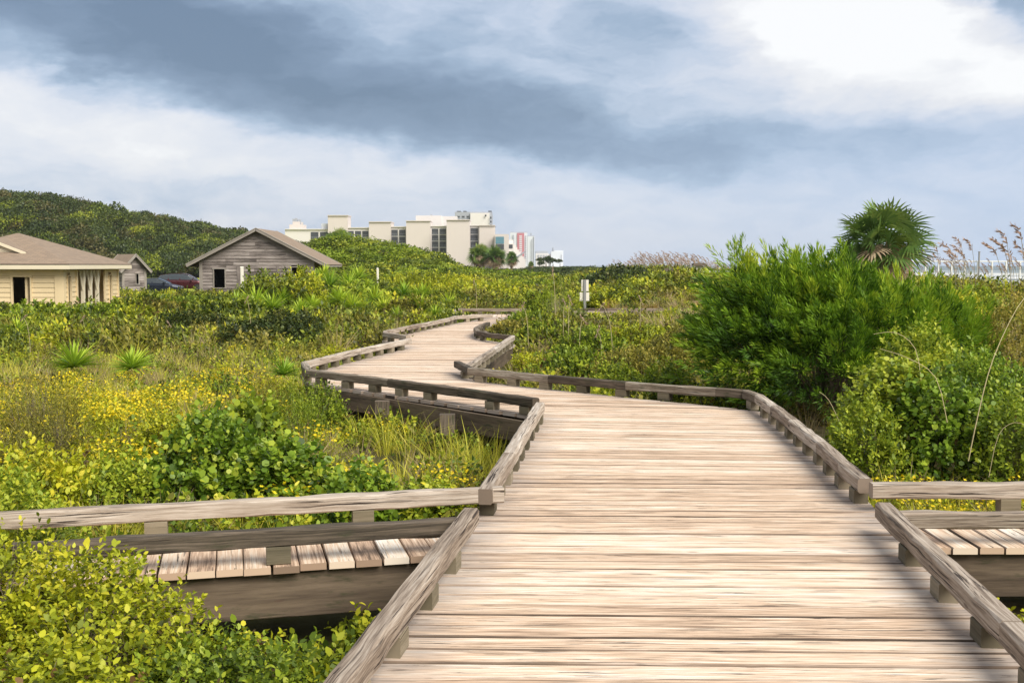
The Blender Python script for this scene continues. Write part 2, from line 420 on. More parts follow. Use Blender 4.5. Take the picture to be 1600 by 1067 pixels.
M['lf_yucca'] = leaf('yucca_blade', [(0, (0.061, 0.132, 0.017)), (.4, (0.175, 0.314, 0.028)), (.75, (0.420, 0.544, 0.045)), (1, (0.661, 0.668, 0.081))], trans=.25, rough=.4)
M['lf_dead'] = leaf('dead_blade', [(0, (0.144, 0.096, 0.060)), (.5, (0.312, 0.228, 0.144)), (1, (0.528, 0.420, 0.264))], trans=.15, rough=.8)
M['lf_grass'] = leaf('leaf_grass', [(0, (0.120, 0.150, 0.014)), (0.4, (0.380, 0.391, 0.034)), (0.75, (0.667, 0.598, 0.068)), (1, (0.819, 0.672, 0.161))], trans=.3)
M['lf_straw'] = leaf('straw_blade', [(0, (0.196, 0.138, 0.069)), (.4, (0.368, 0.276, 0.149)), (.75, (0.529, 0.425, 0.241)), (1, (0.483, 0.460, 0.161))], trans=.25)
M['lf_rust'] = leaf('rust_grass', [(0, (0.168, 0.096, 0.036)), (.4, (0.312, 0.180, 0.060)), (.75, (0.432, 0.288, 0.096)), (1, (0.360, 0.360, 0.072))], trans=.25)
M['lf_oats'] = leaf('sea_oat_plume', [(0, (0.260, 0.170, 0.130)), (.5, (0.420, 0.290, 0.220)), (1, (0.580, 0.440, 0.330))], trans=.25)
M['flower'] = leaf('yellow_flower', [(0, (0.620, 0.420, 0.010)), (.5, (0.820, 0.640, 0.010)), (1, (0.880, 0.760, 0.050))], trans=.3)

def ground_mat():
    m, t, b, o = new_mat('dune_ground')
    geo = t.node('ShaderNodeNewGeometry'); p = geo.outputs['Position']
    s = t.sep(p)
    n1 = t.noise(p, .5, 6, .6); n2 = t.noise(p, 6, 5, .6)
    sand = t.mix(n2, (.40, .33, .22), (.27, .21, .13))
    soil = t.mix(n2, (.06, .05, .025), (.10, .10, .03))
    far = t.math('MULTIPLY_ADD', s[1], 1 / 40, -.6, clamp=True)
    green = t.mix(n1, (.06, .09, .015), (.15, .16, .035))
    f = t.math('MULTIPLY_ADD', t.math('SUBTRACT', n1, .52), 8, .3, clamp=True)
    c = t.mix(f, soil, sand)
    c = t.mix(far, c, green)
    lawn = t.math('MULTIPLY', t.math('GREATER_THAN', s[1], 106), t.math('LESS_THAN', s[0], -30))
    c = t.mix(lawn, c, t.mix(n1, (.24, .29, .03), (.36, .38, .05)))
    # sea side: open sand
    bs = t.math('MULTIPLY_ADD', s[2], -1.0, -1.2, clamp=True)
    c = t.mix(bs, c, (.52, .46, .37))
    t.put(b.inputs['Base Color'], c); b.inputs['Roughness'].default_value = .95
    b.inputs['Specular IOR Level'].default_value = .1
    bump(t, b, n2, .5, .05)
    return m
M['ground'] = ground_mat()
def sea_mat():
    m, t, b, o = new_mat('sea_water')
    geo = t.node('ShaderNodeNewGeometry'); p = geo.outputs['Position']
    n = t.noise(t.mapping(p, (.004, .03, 1)), 1.0, 6, .6)
    n2 = t.noise(t.mapping(p, (.3, .12, 1)), 1.0, 4, .6)
    s = t.sep(p)
    foam = t.math('MULTIPLY', t.math('MULTIPLY_ADD', s[0], -1 / 260, 1.7, clamp=True), t.math('MULTIPLY_ADD', t.math('SUBTRACT', n, .42), 9, 0, clamp=True))
    t.put(b.inputs['Base Color'], t.mix(foam, (.10, .15, .17), (.75, .76, .76)))
    b.inputs['Roughness'].default_value = .45
    bump(t, b, n2, .6, .6)
    return m
M['sea'] = sea_mat()
M['lf_farbrown'] = leaf('leaf_far_olive', [(0, (0.032, 0.036, 0.011)), (.4, (0.075, 0.075, 0.019)), (.7, (0.128, 0.112, 0.029)), (1, (0.200, 0.160, 0.048))], trans=.15)

# ---------------------------------------------------------------- deck outline (centre lines of the kerb rails)
ZR = 0.19
def GP(*pts, z=ZR): return [G(px, py, z) for px, py in pts]
LA = [(-1.50, -3.0), (-0.24, 6.27)]
LB = GP((757, 764), (795, 707), (822, 662), (844, 628))
LC = GP((838, 622), (720, 606), (610, 592), (483, 577), (484, 563))
LC[-1] = (LC[-2][0] - .28, LC[-1][1] - .3)
LD = GP((484, 563), (560, 545), (640, 529)); LD[0] = LC[-1]
LE = GP((638, 524), (601, 519), (606, 515), (700, 497), (712, 493.5), (768, 490.5))
LE[2] = (LE[1][0] - .05, LE[1][1] + .6)
RA = [(1.02, -3.0), (1.99, 4.24), (2.22, 6.42)]
RB = GP((1352, 748), (1320, 722), (1285, 690), (1240, 655), (1212, 634), (1186, 616))
RC = GP((1186, 616), (1165, 609), (1120, 606), (980, 596), (860, 586), (735, 574), (714, 564))
RD = GP((730, 571), (770, 545), (801, 524))
RE = GP((801, 524), (770, 521), (748, 517), (743, 512), (752, 507), (763, 503))
LCH = LA + LB[1:] + [LC[0], LC[3], LD[0], LD[2], LE[1], LE[2], LE[3], (LE[5][0], 33.6)]
RCH = RA[:-1] + [RB[0], RB[2], RB[3], RB[4], RB[5], RC[4], RC[5], RC[6], RD[2], RE[2], RE[3], RE[5], (RE[5][0] + .35, 33.6)]
def mono(ch):
    out = [ch[0]]
    for x, y in ch[1:]:
        if y > out[-1][1] + .01: out.append((x, y))
    return np.array(out)
LCH, RCH = mono(LCH), mono(RCH)
def XL(y): return np.interp(y, LCH[:, 1], LCH[:, 0])
def XR(y): return np.interp(y, RCH[:, 1], RCH[:, 0])
OV = 0.055
def tilt(y): return np.interp(y, [-5, 7.5, 12.6, 14.6, 18.5, 40], [-.035, -.02, -.16, -.13, -.02, -.02])

# ---------------------------------------------------------------- ground
def gauss(x, y, cx, cy, sx, sy): return np.exp(-((x - cx) / sx) ** 2 - ((y - cy) / sy) ** 2)
def ss(x, a, b):
    t = np.clip((np.asarray(x, float) - a) / (b - a), 0, 1); return t * t * (3 - 2 * t)
RIDX = [-190, -150, -118, -100, -85, -70, -60, -45, 0]
RIDH = [17.0, 16.2, 15.0, 11.2, 8.6, 6.0, 4.0, .8, 0]
def gh(x, y):
    x = np.asarray(x, float); y = np.asarray(y, float)
    z = -0.52 + .10 * fbm(x, y, 3.0, 1) + .10 * fbm(x, y, 11, 4) * ss(y, 14, 40)
    z = z - .45 * ss(y, 28, 48) * ss(-x, 2, 14)
    z = z + .42 * ss(y, 18, 30) * ss(x, 0, 4) * (1 - .75 * ss(x, 7, 13) * ss(y, 22, 32)) * (1 - ss(y, 55, 80))          # low meadow beyond the bend
    z = z + ss(x, 3.5, 9) * (.35 * ss(y, 9, 20) + .25 * ss(y, 30, 62)) * (1 - ss(x, 40, 60))
    z = z + .55 * gauss(x, y, 11, 88, 7, 14) - .25 * ss(x, 24, 32) * ss(y, 45, 62)
    # thicket mound behind the gabled hut
    z = z + 4.3 * gauss(x, y, -17.5, 112, 6.0, 14) + 2.1 * gauss(x, y, -9.8, 110, 4.2, 13) + .25 * gauss(x, y, -2, 106, 6, 12)
    # wooded dune ridge
    rid = np.interp(x, RIDX, RIDH)
    z = z + rid * ss(y, 228, 262) * (1 - ss(y, 300, 380))
    z = np.where((x < -25) & (y > 80) & (y < 228), -0.93 + .02 * fbm(x, y, 9, 2), z)
    # shore
    z = z - 4.6 * ss(x, 42, 78)
    return z
def build_ground():
    xs = np.concatenate([-np.geomspace(20, 5000, 46)[::-1], np.linspace(-19.5, 19.5, 131), np.geomspace(20, 5000, 46)])
    xs = np.concatenate([xs[xs < -60], np.arange(-60, -20, 1.2), xs[(xs >= -20) & (xs <= 20)], np.arange(20.6, 60, 1.2), xs[xs > 60]])
    ys = np.concatenate([[-400, -100, -30, -12], np.arange(-6, 45, .3), np.arange(45, 130, 1.2), np.geomspace(130, 9000, 90)])
    X, Y = np.meshgrid(xs, ys)
    Z = gh(X, Y)
    n, m = X.shape
    V = np.stack([X, Y, Z], -1).reshape(-1, 3)
    i = np.arange(n * m).reshape(n, m)
    Fq = np.stack([i[:-1, :-1], i[:-1, 1:], i[1:, 1:], i[1:, :-1]], -1).reshape(-1, 4)
    me = bpy.data.meshes.new('ground')
    me.vertices.add(len(V)); me.vertices.foreach_set('co', V.ravel().astype(np.float32))
    me.loops.add(Fq.size); me.loops.foreach_set('vertex_index', Fq.ravel().astype(np.int32))
    me.polygons.add(len(Fq)); me.polygons.foreach_set('loop_start', np.arange(0, Fq.size, 4, dtype=np.int32))
    me.update(calc_edges=True)
    o = link('ground', me, M['ground'], smooth=True); tag(o, 'sandy dune ground with dark soil and lawn patches', kind='structure')
    mb = MB(); mb.quad([(60, -500, -2.6), (12000, -500, -2.6), (12000, 12000, -2.6), (60, 12000, -2.6)])
    o = link('sea', mb.mesh('sea'), M['sea']); tag(o, 'grey sea with white surf beyond the dune', kind='structure')
build_ground()

# ---------------------------------------------------------------- boardwalk
def plank(mb, y0, y1, t0, t1, xl, xr, z=0.0, cut=(0, 0), th=.038, axis=None, tone=None):
    """one deck board between lines y=y0+t0*x and y=y1+t1*x; axis maps (x,y)->world"""
    n = max(3, int((xr - xl) / .35)); tone = rnd.random() if tone is None else tone
    o = rnd.random() * 80; c = rnd.uniform(.004, .0065); zz = z + rnd.uniform(-.003, .003)
    j0 = [rnd.uniform(-.0022, .0022) for _ in range(n + 1)]; j1 = [rnd.uniform(-.0022, .0022) for _ in range(n + 1)]
    rings = []; W_ = y1 - y0
    ex0, ex1 = rnd.uniform(-.012, .012), rnd.uniform(-.012, .012)
    for k in range(n + 1):
        x = xl + ex0 + (xr - xl + ex1 - ex0) * k / n
        a = y0 + t0 * x + j0[k]; b = y1 + t1 * x + j1[k]
        cs = (cut[0] * max(0, 1 - k) + cut[1] * max(0, k - n + 1)) * W_ / 2
        ring = [(x - cs, a, zz - th), (x - cs, a, zz - c), (x - cs, a + c, zz), (x + cs, b - c, zz), (x + cs, b, zz - c), (x + cs, b, zz - th)]
        if axis: ring = [axis(*p) for p in ring]
        rings.append((x, ring))
    vv = [0, th, th + .01, th + .01 + (y1 - y0), th + .02 + (y1 - y0), 2 * th + .02 + (y1 - y0)]
    for k in range(n):
        xa, ra = rings[k]; xb, rb = rings[k + 1]
        ea, eb = min(xa - xl, xr - xa), min(xb - xl, xr - xb)
        for i in range(5):
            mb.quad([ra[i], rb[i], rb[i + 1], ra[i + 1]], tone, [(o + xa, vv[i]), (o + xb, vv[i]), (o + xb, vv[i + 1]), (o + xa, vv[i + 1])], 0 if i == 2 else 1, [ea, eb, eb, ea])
    mb.quad(rings[0][1][::-1], tone, [(o, 0)] * 6, 0, [0] * 6); mb.quad(rings[-1][1], tone, [(o, 0)] * 6, 0, [0] * 6)

def kerb(parent, pts, w=.098, h=.10, mat='rail', step=.60, seg=2.6, ztop=ZR, block_first=.15, n_per=.16, blockmat='block', bl=.15, label=None, zb=0.0):
    """kerb rail along pts, each timber a part, its spacer blocks sub-parts"""
    pieces = []
    for a, b in zip(pts[:-1], pts[1:]):
        a = np.array(a); b = np.array(b); L = np.linalg.norm(b - a); k = max(1, round(L / seg)) if L > seg * 1.3 else 1
        for i in range(k): pieces.append((a + (b - a) * i / k, a + (b - a) * (i + 1) / k))
    s = block_first; done = 0
    for idx, (a, b) in enumerate(pieces):
        L = np.linalg.norm(b - a); d = (b - a) / L
        mb = MB(); zc = ztop - h / 2
        ea = (0, 0)
        j = .003
        a3 = (*(a + d * .003 + np.array([rnd.uniform(-j, j), rnd.uniform(-j, j)])), zc + rnd.uniform(-.002, .002)); b3 = (*(b - d * .003), zc + rnd.uniform(-.002, .002))
        # mitred ends meet the neighbouring timber
        def mit(d0, d1):
            ang = math.atan2(d0[0] * d1[1] - d0[1] * d1[0], float(np.dot(d0, d1)))
            return math.tan(ang / 2) if abs(ang) < 1.4 else 0
        c0 = c1 = 0
        if idx > 0: dd = pieces[idx - 1][1] - pieces[idx - 1][0]; dd = dd / np.linalg.norm(dd); c0 = -mit(dd, d)
        if idx < len(pieces) - 1: dd = pieces[idx + 1][1] - pieces[idx + 1][0]; dd = dd / np.linalg.norm(dd); c1 = mit(d, dd)
        mb.beam(a3, b3, w, h, rnd.random(), max(2, int(L / n_per)), .005, .13, 0, (c0, c1))
        rail = part('kerb_rail', mb, M[mat], parent)
        if label: rail['label'] = label
        while s < done + L:
            p = a + d * (s - done); bb = MB(); hh = ztop - h
            e = d * bl / 2
            if min(s - done, done + L - s) > .05 or L < .6:
                bb.beam((*(p - e), hh / 2 + zb / 2), (*(p + e), hh / 2 + zb / 2), w * .97, hh - zb, rnd.random(), 1, 0, .05)
                part('spacer_block', bb, M[blockmat], rail)
            s += step * rnd.uniform(.94, 1.06)
        done += L

def build_boardwalk():
    root = empty('boardwalk', (0.5, 2, -.5), 'wide zigzag boardwalk of bleached planks with low timber kerb rails', 'boardwalk')
    mb = MB(); y = -3.0
    while y < 33.5:
        wd = .139 + rnd.uniform(-.002, .002); gap = rnd.choice([.009, .011, .012, .014, .018])
        ya, yb = y, y + wd; ta, tb = float(tilt(ya)), float(tilt(yb))
        def ext(fn, sg):
            x = float(fn((ya + yb) / 2))
            for _ in range(8): x = .5 * x + .5 * float(fn((ya + yb) / 2 + ta * x))
            return x + sg * OV
        xl, xr = ext(XL, -1), ext(XR, 1)
        ym_ = (ya + yb) / 2; e_ = .07
        cl = (float(XL(ym_ + ta * xl + e_)) - float(XL(ym_ + ta * xl - e_))) / (2 * e_); cr = (float(XR(ym_ + ta * xr + e_)) - float(XR(ym_ + ta * xr - e_))) / (2 * e_)
        plank(mb, ya, yb, ta, tb, xl, xr, cut=(cl, cr))
        y += wd + gap
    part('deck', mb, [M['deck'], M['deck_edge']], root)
    # side beams, joists and posts below the edge
    def side(pts, inset, off):
        for a, b in zip(pts[:-1], pts[1:]):
            a = np.array(a); b = np.array(b); L = np.linalg.norm(b - a)
            if L < .5: continue
            d = (b - a) / L; nrm = np.array([d[1], -d[0]]) * off
            k = max(1, round(L / 2.7))
            for i in range(k):
                p, q = a + d * L * i / k + nrm * inset, a + d * L * (i + 1) / k + nrm * inset
                m = MB(); m.beam((*(p + d * .004), -.155), (*(q - d * .004), -.155), .045, .225, rnd.random(), 6, .002, .04); part('side_beam', m, M['beam'], root)
                m = MB(); gz = float(gh(*p)) - .2
                c = p + nrm * .10
                m.box((c[0] - .075, c[1] - .075, gz), (c[0] + .075, c[1] + .075, -.05), rnd.random()); part('support_post', m, M['block'], root)
    side([LA[0], LA[1], LB[-1]], .02, 1); side([LB[-1], LC[3]], .02, 1); side([LD[0], LD[2]], .02, 1); side([LE[2], LE[3]], .02, 1)
    side([RA[0], RA[2], RB[3], RB[5]], .02, -1); side([RB[5], RC[5]], .02, -1); side([RD[0], RD[2]], .02, -1)
    for px, py in ((702, 640), (518, 606), (600, 620)):   # thick outer posts clasping the beam
        gx, gy = G(px, py, 0); gx, gy = gx - .02, gy - .03
        m = MB(); m.beam((gx, gy, -.28), (gx, gy, -.045), .17, .13, .4, 1, 0, .05); part('clasp_post', m, M['raildark'], root)
    # dark underside joists give the gaps something behind them
    for yy in np.arange(-2.5, 33, .9):
        m = MB(); xl, xr = float(XL(yy)) + .12, float(XR(yy)) - .12
        m.beam((xl, yy, -.13), (xr, yy, -.13), .045, .18, rnd.random(), 1)
        part('joist', m, M['beam'], root)
    kerb(root, LA, seg=3.1, block_first=.35)
    kerb(root, LB, seg=2.4, block_first=.18, step=.50)
    kerb(root, LC, seg=2.5, mat='raildark', block_first=.15, step=.58)
    kerb(root, LD, seg=2.3, block_first=.3, step=.55)
    kerb(root, LE, seg=2.3, block_first=.3, step=.6)
    kerb(root, RA, seg=3.0, block_first=.33)
    kerb(root, RB, seg=2.4, block_first=.18, step=.46)
    kerb(root, RC, seg=2.3, mat='raildark', block_first=.2, step=.62)
    kerb(root, RD, seg=2.3, block_first=.25, step=.5)
    kerb(root, RE, seg=2.3, mat='raildark', block_first=.2, step=.6)
build_boardwalk()

def side_walk(label, o, ang, length, width, sgn, near_len0, far_off, mats=('raildark', 'rail'), cat='walkway', rails=(1, 1), raillabels=(None, None)):
    """o: where its near kerb meets the main deck; ang: heading"""
    root = empty('side_walkway', (o[0], o[1], -.5), label, cat)
    ca, sa = math.cos(ang), math.sin(ang)
    def ax(x, y, z): return (o[0] + y * ca - x * sa * sgn, o[1] + y * sa + x * ca * sgn, z)
    mb = MB(); y = .02; k = 0
    nx, fx = -.07, width + .035
    while y < length:
        wd = .139; fl = 0
        plank(mb, y, y + wd, 0, 0, nx, fx, z=-.012, axis=ax)
        y += wd + rnd.choice([.006, .010, .013]); k += 1
    if sgn * ca < 0 or True:
        mb.f = [f for f in mb.f]
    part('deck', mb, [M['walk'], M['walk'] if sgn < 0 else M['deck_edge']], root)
    def line(x, y0, y1): return [ax(x, y0, 0)[:2], ax(x, y1, 0)[:2]]
    kerb(root, line(0, near_len0, length), mat=mats[0], seg=3.4, block_first=1.0, step=1.35, h=.095, ztop=ZR - .01, bl=.13, zb=-.012, w=.085, label=raillabels[0])
    kerb(root, line(width, far_off, length), mat=mats[1], seg=3.4, block_first=.9, step=1.25, h=.10, ztop=ZR, bl=.13, zb=-.012, w=.085, label=raillabels[1])
    for x in (0.0, width):
        m = MB(); a, b = ax(x, .05, 0), ax(x, length, 0)
        m.beam((a[0], a[1], -.185), (b[0], b[1], -.185), .045, .25, rnd.random(), 10, .003, .04); part('side_beam', m, M['beam'], root)
        for yy in np.arange(1.5, length, 2.2):
            c = ax(width * .5 + (x - width * .5) * .8, yy, 0); m = MB(); m.box((c[0] - .06, c[1] - .06, float(gh(c[0], c[1])) - .2), (c[0] + .06, c[1] + .06, -.06), rnd.random()); part('support_post', m, M['block'], root)
a0, a1 = G(728, 804, ZR), G(-10, 846, ZR)
angL = math.atan2(a1[1] - a0[1], a1[0] - a0[0])
side_walk('narrow side walkway with mossy kerb leaving the boardwalk on the left, half buried in bushes', (a0[0] - .02, a0[1] - .02), angL, 4.6, .74, -1, .02, -.42)
b0, b1 = G(1402, 797, ZR), G(1600, 797, ZR)
side_walk('narrow side walkway with timber kerbs leaving the boardwalk on the right', (b0[0] - .02, b0[1]), math.atan2(b1[1] - b0[1], b1[0] - b0[0]), 4.6, .80, 1, .03, .13, mats=('rail', 'rail'))

# far walkway crossing beyond the bend
def far_walk():
    root = empty('cross_walkway', (1.5, 34.9, -.4), 'distant straight walkway crossing behind the bend of the boardwalk', 'walkway')
    mb = MB()
    def ax(x, y, z): return (y, 33.72 + x, z)
    y = -1.8
    while y < 15.5:
        plank(mb, y, y + .139, 0, 0, 0, 2.2, z=-.002, axis=ax); y += .147
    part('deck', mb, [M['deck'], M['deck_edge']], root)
    kerb(root, [(.55, 33.75), (15.5, 33.75)], seg=2.6, mat='rail')
    kerb(root, [(-1.8, 35.9), (15.5, 35.9)], seg=2.6, mat='raildark')
    kerb(root, [(-1.8, 33.9), (-1.8, 35.8)], seg=2.6, mat='rail')
    m = MB(); m.beam((-1.8, 33.7, -.15), (15.5, 33.7, -.15), .045, .22, .5, 12); part('side_beam', m, M['beam'], root)
far_walk()

# ---------------------------------------------------------------- houses
def siding(mb, a, b, z0, z1, holes=(), pitch=.21, lim=None, prot=.034, over=True):
    """lapped boards on the wall from a to b (outside on the right hand of a->b)"""
    a = np.array(a[:2], float); b = np.array(b[:2], float); L = np.linalg.norm(b - a); d = (b - a) / L; n = np.array([d[1], -d[0]])
    z = z0
    while z < z1 - .02:
        zt = min(z + pitch, z1); zm = (z + zt) / 2
        lo0, hi0 = (0, L) if lim is None else lim(z); lo1, hi1 = (0, L) if lim is None else lim(zt)
        if hi0 - lo0 > .05:
            cuts = [(lo0, hi0)]
            for (h0, h1, ha, hb) in holes:
                if zt > ha + .02 and z < hb - .02:
                    new = []
                    for c in cuts:
                        if h0 > c[0]: new.append((c[0], min(c[1], h0)))
                        if h1 < c[1]: new.append((max(c[0], h1), c[1]))
                    cuts = [c for c in new if c[1] - c[0] > .03]
            for c in cuts:
                s = c[0]
                while s < c[1] - .02:
                    e = min(c[1], s + rnd.uniform(1.6, 3.4))
                    if c[1] - e < .4: e = c[1]
                    st = max(s, lo1) if s == lo0 else s; et = min(e, hi1) if e == hi0 else e
                    if et < st: et = st = (st + et) / 2
                    o = rnd.random() * 50; tn = rnd.random()
                    pb, pt = prot, .006
                    q = lambda u, off, zz: (*(a + d * u + n * off), zz)
                    A, B_, C, D_ = q(s, pb, z), q(e, pb, z), q(et, pt, zt), q(st, pt, zt)
                    mb.quad([A, B_, C, D_], tn, [(o, 0), (o + e - s, 0), (o + e - s, .2), (o, .2)])
                    mb.quad([q(s, -.03, z), q(e, -.03, z), B_, A], tn, [(o, 0)] * 4)
                    mb.quad([q(e, -.03, z), q(s, -.03, z), q(st, -.03, zt), q(et, -.03, zt)], tn, [(o, 0)] * 4)
                    mb.quad([q(s, -.03, z), A, D_, q(st, -.03, zt)], tn, [(o, 0)] * 4); mb.quad([B_, q(e, -.03, z), q(et, -.03, zt), C], tn, [(o, 0)] * 4)
                    s = e
        z = zt
def slab(mb, pts, th, uvs=None, tone=.5, mi=0):
    """roof sheet with thickness below the given top polygon"""
    pts = [np.array(p, float) for p in pts]
    e = pts[1] - pts[0]; e = e / np.linalg.norm(e); nn = np.cross(pts[1] - pts[0], pts[2] - pts[0]); nn /= np.linalg.norm(nn); f = np.cross(nn, e)
    uv = [(float(np.dot(p - pts[0], e)), float(np.dot(p - pts[0], f))) for p in pts]
    mb.quad(pts, tone, uv, mi)
    lo = [p - np.array([0, 0, th]) for p in pts]
    mb.quad(lo[::-1], tone, uv[::-1], mi)
    for i in range(len(pts)):
        j = (i + 1) % len(pts); mb.quad([lo[i], lo[j], pts[j], pts[i]], tone, [(0, 0)] * 4, mi)
def opening(root, a, b, z0, z1, fm='trim_cream', fw=.07, name='window', dark=True, off=.02):
    """framed opening on a wall from a to b"""
    a = np.array(a, float); b = np.array(b, float); d = (b - a) / np.linalg.norm(b - a); n = np.array([d[1], -d[0]]) * off
    m = MB(); w = .09
    for s0, s1 in ((a - d * fw / 2, a + d * fw / 2), (b - d * fw / 2, b + d * fw / 2)):
        m.beam((*(s0 + n), (z0 + z1) / 2), (*(s1 + n), (z0 + z1) / 2), w, z1 - z0, rnd.random())
    m.beam((*(a - d * fw + n), z0 - fw / 2), (*(b + d * fw + n), z0 - fw / 2), w + .02, fw, rnd.random()); m.beam((*(a - d * fw + n), z1 + fw / 2), (*(b + d * fw + n), z1 + fw / 2), w + .02, fw, rnd.random())
    return part(name, m, M[fm], root)

def cream_house():
    x1, y0 = PX(97, 45), 45.0; x0 = x1 - 6.4; y1 = 51.3; gz = -1.1
    root = empty('beach_house', (x1 - 3, 48, gz), 'cream clapboard beach house with brown hipped roof and open dark windows', 'house')
    ez = 1.45; wx0, wx1 = PX(18, 45) - x0, PX(48, 45) - x0
    m = MB(); siding(m, (x0, y0), (x1, y0), gz, ez, [(wx0, wx1, PZ(480, 45), PZ(433, 45))], .2)
    siding(m, (x1, y0), (x1, 46.35), gz, ez, [(.42, .78, -.35, 1.15)], .2)
    siding(m, (x1, 49.55), (x1, y1), gz, ez, [(.55, .9, -.2, 1.15)], .2)
    siding(m, (x1, 46.35), (x1, 49.55), gz, -.55, [], .2)
    siding(m, (x1, y1), (x0, y1), gz, ez, [(5.15, 5.38, -.1, 1.1)], .2); siding(m, (x0, y1), (x0, y0), gz, ez, [], .2)
    part('wall', m, M['siding_cream'], root)
    m = MB(); m.box((x1 - .30, y0 - .075, gz), (x1 + .07, y0 + .14, ez)); part('corner_board', m, M['siding_cream'], root)
    m = MB(); m.box((x0, y0 - .07, 1.18), (x1 - .3, y0 - .0, ez)); part('frieze_board', m, M['siding_cream'], root)
    for yy in (46.32, 49.5, y1 - .12):
        m = MB(); m.box((x1 + .0, yy, gz), (x1 + .07, yy + .12, ez)); part('corner_board', m, M['siding_cream'], root)
    # porch posts with braces in the open side
    for yy in (47.15, 47.95, 48.75):
        m = MB(); m.box((x1 - .08, yy - .07, -.55), (x1 + .06, yy + .07, ez - .05))
        for sg in (-1, 1):
            m.beam((x1, yy + sg * .07, .55), (x1, yy + sg * .36, ez - .05), .05, .06)
        part('porch_post', m, M['trim_cream'], root)
    # inner partition and floor
    m = MB(); m.box((x1 - 1.6, y0 + .1, gz), (x1 - 1.5, y1 - .1, ez)); part('inner_wall', m, M['siding_cream'], root)
    m = MB(); m.box((x0 + .06, y0 + .06, gz), (x1 - .06, y1 - .06, gz + .15)); part('floor', m, M['trim_grey'], root)
    opening(root, (x0 + wx0, y0), (x0 + wx1, y0), PZ(480, 45), PZ(433, 45), 'siding_cream')
    opening(root, (x1, y0 + .42), (x1, y0 + .78), -.35, 1.15, 'siding_cream', .04); opening(root, (x1, 50.1), (x1, 50.45), -.2, 1.15, 'siding_cream', .04)
    # hipped roof
    ov = .5; ex0, ex1, ey0, ey1 = x0 - ov, x1 + ov, y0 - ov, y1 + ov; hz = 3.02; ym = (ey0 + ey1) / 2; hd = (ey1 - ey0) / 2
    r0, r1 = (ex0 + hd, ym, hz), (ex1 - hd, ym, hz); z = ez + .22
    A, B_, C, D_ = (ex0, ey0, z), (ex1, ey0, z), (ex1, ey1, z), (ex0, ey1, z)
    m = MB()
    slab(m, [A, B_, r1, r0], .05); slab(m, [B_, C, r1], .05); slab(m, [C, D_, r0, r1], .05); slab(m, [D_, A, r0], .05)
    roof = part('roof', m, M['shingle'], root)
    m = MB()
    m.beam((ex0, ey0 + .02, z - .12), (ex1, ey0 + .02, z - .12), .04, .2, .5, 1, 0, .02); m.beam((ex1 - .021, ey0 + .003, z - .12), (ex1 - .02, ey1, z - .12), .04, .2)
    m.beam((ex0, ey1 - .02, z - .12), (ex1, ey1 - .02, z - .12), .04, .2)
    m.box((ex0 + .05, ey0 + .05, z - .24), (ex1 - .05, ey1 - .05, z - .22)); part('fascia', m, M['trim_cream'], roof)
    # little gable set in the front slope
    gx = PX(-22, 45.5); gy = ey0 + 1.35; gw = 1.6; gb = z + 1.35 * (hz - z) / hd; gt = gb + .62
    m = MB(); slab(m, [(gx - gw, gy - .15, gb), (gx, gy - .15, gt), (gx, ym, gt), (gx - gw, ym, gb)], .04); slab(m, [(gx, gy - .15, gt), (gx + gw, gy - .15, gb), (gx + gw, ym, gb), (gx, ym, gt)], .04)
    part('gablet', m, M['shingle'], roof)
    m = MB(); m.beam((gx, gy - .17, gt - .08), (gx + gw, gy - .17, gb - .08), .03, .12); m.beam((gx - gw, gy - .17, gb - .08), (gx, gy - .17, gt - .08), .03, .12)
    siding(m, (gx - gw + .1, gy), (gx + gw - .1, gy), gb - .1, gt - .12, [], .14, lambda zz: ((zz - gb) * 2.3 + .1, 2 * gw - .3 - (zz - gb) * 2.3))
    part('gablet_trim', m, M['trim_cream'], roof)
cream_house()

